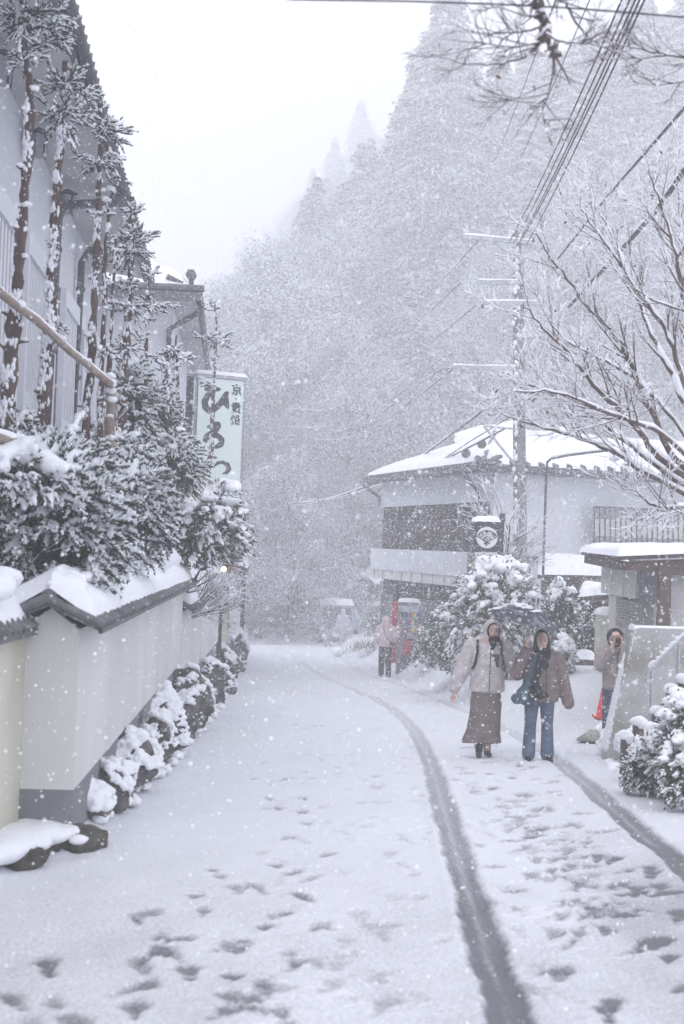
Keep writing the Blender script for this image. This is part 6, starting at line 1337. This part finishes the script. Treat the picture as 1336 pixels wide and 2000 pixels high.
# --- far walkers
def far_person(label,px,py,H,coat,leg,hat,yaw,seed,hem=.50,stride=.03,prop=None):
    g=gp(px,py); z=person(label,0,0,0,H,yaw,ground_pt=g,group='walkers by the van'); rg=np.random.default_rng(seed)
    mb=MB(); head(z,mb,(0,-.01,.915))
    for s in (-1,1): z.cap(mb,(s*.04,0,.45),(s*.05,s*stride,.06),.036,.026); arm(z,mb,(s*.11,0,.79),(s*.145,-.01,.66),(s*.13,-.07,.56),(.03,.026,.02)); hand(z,mb,(s*.13,-.07,.56),(0,-.4,-.8),1)
    z.part('body',mb,SKIN,.010,2)
    mb=MB(); torso(z,mb,.81,hem,.110,.118,.085)
    for s in (-1,1): arm(z,mb,(s*.115,0,.79),(s*.15,-.01,.66),(s*.13,-.06,.575),(.052,.048,.04))
    z.cap(mb,(-.05,0,.82),(.05,0,.82),.045,.045); z.part('coat',mb,coat,.018,3)
    mb=MB(); z.ell(mb,(0,.012,.94),(.060,.068,.06)); z.cap(mb,(0,.03,.90),(0,.03,.85),.045,.045); z.part('cap' if hat is WHT else 'hair',mb,hat,.014,2)
    mb=MB()
    for s in (-1,1): z.cap(mb,(s*.045,0,.52),(s*.052,s*stride,.05),.055,.040)
    z.part('trousers',mb,leg,.015,2)
    mb=MB()
    for s in (-1,1): z.cap(mb,(s*.052,s*stride+.012,.022),(s*.056,s*stride-.075,.018),.027,.024)
    z.part('shoes',mb,BOOT,.013,2); return z
far_person('far walker in dark grey coat and pale trousers, leftmost before the van',640,1263,1.66,GREYC,PALEP,HAIR,.1,1)
far_person('far walker in a long lavender coat and white cap, before the van',668,1264,1.70,LAV,PALEP,WHT,-.2,2,hem=.34)
z=far_person('far walker in light blue jacket and dark trousers, striding',692,1262,1.66,LBLUE,BLK,WHT,-.5,3,stride=.07)
far_person('far walker in rosy brown coat, rightmost of the group by the bush',712,1258,1.62,ROSE,BLK,HAIR,.3,4,hem=.42)

# ================================================================ FOREST
def cedar_proto(H,seed,nb=300,R0=.17,cl=170):
    SF={1:.50,2:.56,3:.62}[seed]
    rg=np.random.default_rng(seed); ml=MB(); mb=MB(); mb.tube([[0,0,-1.2],[.05,0,H*.5],[0,0,H*.97]],[H*.016,H*.010,.03],7)
    z=H*(.10+.90*rg.random(nb)**.85); a=rg.uniform(0,6.28,nb); rel=(1-z/H); clump=1+.35*np.sin(a*3+z*1.1+seed)+.2*rg.normal(size=nb); Lb=(R0*H*(rel**.7)*clump.clip(.35,1.6)+.25)*(1-.35*(rel>.8))
    C=[];D=[];Nn=[];S=[];M=[]
    for k in range(nb):
        t=rg.uniform(.12,1,cl)**.75; dx,dy=math.cos(a[k]),math.sin(a[k]); sp=Lb[k]*.16*(1.15-.5*t)+.05; side=rg.normal(size=cl)*sp
        M_=rg.random(cl)<SF; x=dx*Lb[k]*t-dy*side; y=dy*Lb[k]*t+dx*side; zz=z[k]+Lb[k]*(.20*t-.48*t*t)-np.where(M_,0,abs(rg.normal(size=cl))*(.10+.10*Lb[k]))-abs(side)*.25
        C.append(np.stack([x,y,zz],1)); D.append(np.stack([dx+rg.normal(size=cl)*.5,dy+rg.normal(size=cl)*.5,-.5+rg.normal(size=cl)*.3],1)); Nn.append(rg.normal(size=(cl,3))*.4+[0,0,1]); S.append(rg.uniform(.10,.22,cl)); M.append(M_)
    C=np.vstack(C);D=np.vstack(D);Nn=np.vstack(Nn);S=np.concatenate(S);M=np.concatenate(M)
    ml.leaves(C[~M],D[~M],Nn[~M],S[~M]*1.2,S[~M]*.55); ms=MB(); ms.leaves(C[M]+[0,0,.06],D[M],Nn[M],S[M]*1.05,S[M]*.5)
    return mb,ml,ms
def broad_proto(H,seed,n=40000):
    rg=np.random.default_rng(seed); br=[]; grow(br,(0,0,-.8),(0,0,1),H*.62,H*.022,3,rg,(5,5,6),(25,60),.05,.12,.62,.02)
    tips=np.array([P[-1] for P,r,l in br if l<=1]); c=tips[rg.integers(0,len(tips),n)]+unit(rg.normal(size=(n,3)))*(rg.random((n,1))**.4)*H*.062; 
    S=rg.uniform(.07,.16,n); M=rg.random(n)<.6; D=rg.normal(size=(n,3))+[0,0,-.3]; Nn=rg.normal(size=(n,3))*.6+[0,0,1]
    ml=MB(); ml.leaves(c[~M],D[~M],Nn[~M],S[~M],S[~M]*.5); ms=MB(); ms.leaves(c[M]+[0,0,.05],D[M],Nn[M],S[M],S[M]*.5); return wood_mesh(br,6),ml,ms
def bare_proto(H,seed,up=.06,kids=(6,5,5)):
    rg=np.random.default_rng(seed); br=[]; grow(br,(0,0,-.5),(rg.normal()*.1,0,1),H*.6,H*.02,3,rg,kids,(25,65),up,.16,.62,.012)
    return wood_mesh(br,6),None,snow_on(br,1.25,.018,.95,.95,k=3)
FS=mat('forest_snow',(.74,.75,.79),.9,spec=.1)
for m_,lo,hi in ((FS,.72,1.05),(FFAR,.6,1.8)):      # every tree carries its own amount of frost and its own green
    n_=m_.node_tree; oi=n_.nodes.new('ShaderNodeObjectInfo'); mr=n_.nodes.new('ShaderNodeMapRange'); mr.inputs['To Min'].default_value=lo; mr.inputs['To Max'].default_value=hi; n_.links.new(oi.outputs['Random'],mr.inputs[0])
    vm=n_.nodes.new('ShaderNodeVectorMath'); vm.operation='SCALE'; b_=n_.nodes['Principled BSDF']
    if b_.inputs['Base Color'].is_linked: n_.links.new(b_.inputs['Base Color'].links[0].from_socket,vm.inputs[0])
    else: vm.inputs[0].default_value=b_.inputs['Base Color'].default_value[:3]
    n_.links.new(mr.outputs[0],vm.inputs['Scale']); n_.links.new(vm.outputs[0],b_.inputs['Base Color']); FB=mat('forest_bark',(.06,.055,.055),.95)
protos=[]
def mkp(name,fn,H,lab):
    w_,l_,s_=fn; t=thing(name,lab,'tree',(0,0,0),'snowy trees on the hillside'); obj('trunk',w_,FB,t,smooth=True)
    if l_: obj('crown',l_,FFAR,t)
    obj('snow',s_,FS,t); protos.append((t,H)); return t
mkp('conifer_tree',cedar_proto(20,1),20,'')
mkp('conifer_tree',cedar_proto(20,2,330,.20),20,'')
mkp('conifer_tree',cedar_proto(20,3,270,.15),20,'')
mkp('broadleaf_tree',broad_proto(14,4),13.,'')
mkp('broadleaf_tree',broad_proto(14,5,34000),13.,'')
mkp('bare_forest_tree',bare_proto(14,6),13.,'')
mkp('bare_forest_tree',bare_proto(10,7,.03,(7,6,5)),9.,'')
used=[False]*len(protos)
SKYL=[(380,640),(430,560),(445,500),(470,462),(520,458),(548,520),(556,430),(570,380),(600,345),(640,285),(675,250),(700,200),(722,205),(745,262),(768,262),(775,215),(812,140),(835,120),(868,40),(880,-60),(950,-180),(1100,-260),(1400,-300)]
def skyl(px): return float(np.interp(px,[a for a,b in SKYL],[b for a,b in SKYL]))
GEN={'conifer_tree':'snowy conifer','broadleaf_tree':'snowy broadleaf tree','bare_forest_tree':'bare snowy tree'}
placed=[]; META=[]
def place(k,px,Y,pyt,extra=''):
    """tree k with its tip at pixel (px,pyt), standing on the hill at distance Y"""
    tip=at(px,pyt,Y); x=tip.x; zg=float(gheight(np.array([x]),np.array([float(Y)]))[0]); h=tip.z-zg
    if h<3.2: return False
    if k>2 and h>(20 if k<5 else 18): k=k%3
    root,H=protos[k]; h=min(h,40); sc=h/H; 
    nm=root.name.split('.')[0]; lab=f'{GEN[nm]} {extra}'
    META.append([None,GEN[nm],extra,px])
    w_=sc*(1.25 if h<10 else 1.05)
    if not used[k]: used[k]=True; r=root; r.location=(x,Y,zg); r.rotation_euler=(0,0,rng.uniform(0,6.28)); r.scale=(w_,w_,sc); r['label']=lab
    else: r=dup(root,(x,Y,zg),rng.uniform(0,6.28),w_,lab,scz=sc)
    META[-1][0]=r
    placed.append((x,Y)); return True
# named trees that draw the skyline
SK=[(0,878,92,-50,'tallest against the sky at the upper right'),(1,822,100,128,'whose crown steps down against the sky below the hanging branch'),(2,782,112,205,'narrow, at the left foot of the high right-hand slope'),
 (0,706,262,196,'pointed, standing highest on the middle ridge'),(1,738,272,262,'just right of the pointed one on the middle ridge'),(3,655,250,268,'rounded, left of the pointed one on the middle ridge'),(0,612,250,330,'at the left end of the middle ridge'),(3,575,230,385,'low on the left edge of the middle ridge'),
 (3,505,82,458,'round-crowned, darkest against the sky left of centre'),(4,462,84,520,'lower left shoulder of the round-crowned pair against the sky'),(1,535,88,520,'filling the gap right of the round-crowned pair'),(5,690,150,380,'wide-armed, pale against the middle ridge'),(5,590,150,455,'leaning left under the middle ridge')]
for k,px,Y,py,e in SK: place(k,px,Y,py,e)
pos=['upper','middle','lower']; 
rows=[(275,16),(245,18),(215,18),(190,18),(172,18),(155,20),(138,22),(122,24),(108,26),(96,28),(88,22),(80,16)]
ZN=[(0,'behind the green sign'),(520,'left of the valley centre'),(600,'in the valley centre'),(680,'right of the valley centre'),(760,'above the inn roof'),(860,'behind the utility pole crossarms'),(1010,'behind the large bare tree'),(1180,'on the upper right slope')]
for ri,(Y,n) in enumerate(rows):
    for q in range(n):
        px=400+(q+rng.uniform(.1,.9))/n*1020; s=skyl(px)
        zg=float(gheight(np.array([at(px,900,Y).x]),np.array([float(Y)]))[0]); hh=rng.uniform(12,24) if Y>90 else rng.uniform(7,14)
        pyt=max(s+rng.uniform(25,110), 1067+.036*(px-668)-(zg+hh-CAMZ)*F/Y)
        if pyt<-420: continue
        k=int(rng.choice([0,1,2,0,1,2,3,4,5,6] if px>740 or Y>130 else [3,4,5,5,6,3,0,2]))
        zone=[b for a,b in ZN if px>=a][-1]; depth='high on the slope' if Y>130 else ('mid-slope' if Y>92 else 'at the slope foot')
        place(k,px,Y+rng.uniform(-3,3),pyt,f'{zone}, {depth}')
# low snowy scrub trees closing the valley bottom
for q in range(34):
    px=rng.uniform(455,760); Y=rng.uniform(74,84) if px>600 else rng.uniform(66,76)
    pyt=rng.uniform(950,1110) if rng.random()<.6 else rng.uniform(850,950)
    place(int(rng.choice([3,4,6,6])),px,Y,pyt,'low, at the road bend' if px>560 else 'low, just beyond the wall end')
from collections import defaultdict
gr=defaultdict(list)
for m_ in META: gr[(m_[1],m_[2])].append(m_)
ORD2=['leftmost']+[o_+' from the left' for o_ in ORD[1:]+['nineteenth','twentieth','21st','22nd','23rd','24th','25th','26th','27th','28th','29th','30th']]
for (k_,e_),L_ in gr.items():
    L_.sort(key=lambda m_:m_[3])
    if len(L_)>1:
        for q,m_ in enumerate(L_): m_[0]['label']=f"{ORD2[q] if q<len(L_)-1 else 'rightmost'} {k_} {e_}"
print('forest trees',len(placed))
for (t_,H),u in zip(protos,used):
    if not u:
        for c in list(t_.children): bpy.data.objects.remove(c)
        bpy.data.objects.remove(t_)

# ================================================================ FALLING SNOW (real flakes in the air) AND HAZE
def flakes(name,n,y0,y1,r0,r1,label,seed,marg=1.12):
    rg=np.random.default_rng(seed); Y=(y0**3+(y1**3-y0**3)*rg.random(n))**(1/3)
    px=CX+(rg.random(n)-.5)*1336*marg+0; py=CY+(rg.random(n)-.5)*2000*marg
    R=np.array([_f,]).repeat(n,0)+((px-CX)/F)[:,None]*np.array(CR)-((py-CY)/F)[:,None]*np.array(CU)
    P=np.array(CAMP)+R*(Y/R[:,1])[:,None]; gzv=gheight(P[:,0],P[:,1]); k=P[:,2]>gzv+.02; P=P[k]; n=len(P)
    rad=r0+(r1-r0)*rg.random(n)**2.5
    me=bpy.data.meshes.new(name); me.vertices.add(n); me.vertices.foreach_set('co',P.astype(np.float32).ravel()); a=me.attributes.new('rad','FLOAT','POINT'); a.data.foreach_set('value',rad.astype(np.float32))
    o=bpy.data.objects.new(name,me); COL.objects.link(o); me.materials.append(FLM)
    ng=bpy.data.node_groups.new(name,'GeometryNodeTree'); ng.interface.new_socket('Geometry',in_out='INPUT',socket_type='NodeSocketGeometry'); ng.interface.new_socket('Geometry',in_out='OUTPUT',socket_type='NodeSocketGeometry')
    i=ng.nodes.new('NodeGroupInput'); u=ng.nodes.new('NodeGroupOutput'); mp=ng.nodes.new('GeometryNodeMeshToPoints'); na=ng.nodes.new('GeometryNodeInputNamedAttribute'); na.data_type='FLOAT'; na.inputs['Name'].default_value='rad'; sm=ng.nodes.new('GeometryNodeSetMaterial'); sm.inputs['Material'].default_value=FLM
    ng.links.new(i.outputs[0],mp.inputs['Mesh']); ng.links.new(na.outputs['Attribute'],mp.inputs['Radius']); ng.links.new(mp.outputs[0],sm.inputs[0]); ng.links.new(sm.outputs[0],u.inputs[0])
    md=o.modifiers.new('flakes','NODES'); md.node_group=ng; tag(o,label,'snowfall',None,'stuff'); return o
FLM=mat('snowflake',(.88,.89,.92),.9,spec=.1)
fb=FLM.node_tree.nodes['Principled BSDF']; fb.inputs['Transmission Weight'].default_value=0
flakes('falling_snow',2300000,5,70,.0022,.0068,'dense falling snowflakes filling the air over the road',5)
flakes('falling_snow',1100000,26,78,.0060,.0105,'finer distant snowflakes veiling the forest and the inn',6)
mb=MB(); x0,x1,y0,y1,z0,z1=-92,92,-17,325,-5.5,112
mb.box(((x0+x1)/2,(y0+y1)/2,(z0+z1)/2),(x1-x0,y1-y0,z1-z0))
HZ=bpy.data.materials.new('haze'); HZ.use_nodes=True; n_=HZ.node_tree; n_.nodes.remove(n_.nodes['Principled BSDF']); pv=n_.nodes.new('ShaderNodeVolumePrincipled'); n_.links.new(pv.outputs[0],n_.nodes['Material Output'].inputs['Volume'])
pv.inputs['Color'].default_value=(.985,.988,.998,1); pv.inputs['Density'].default_value=.0068; pv.inputs['Anisotropy'].default_value=.2
o=obj('haze',mb,HZ); tag(o,'pale snowy haze in the air between the road and the forest','haze',None,'stuff')
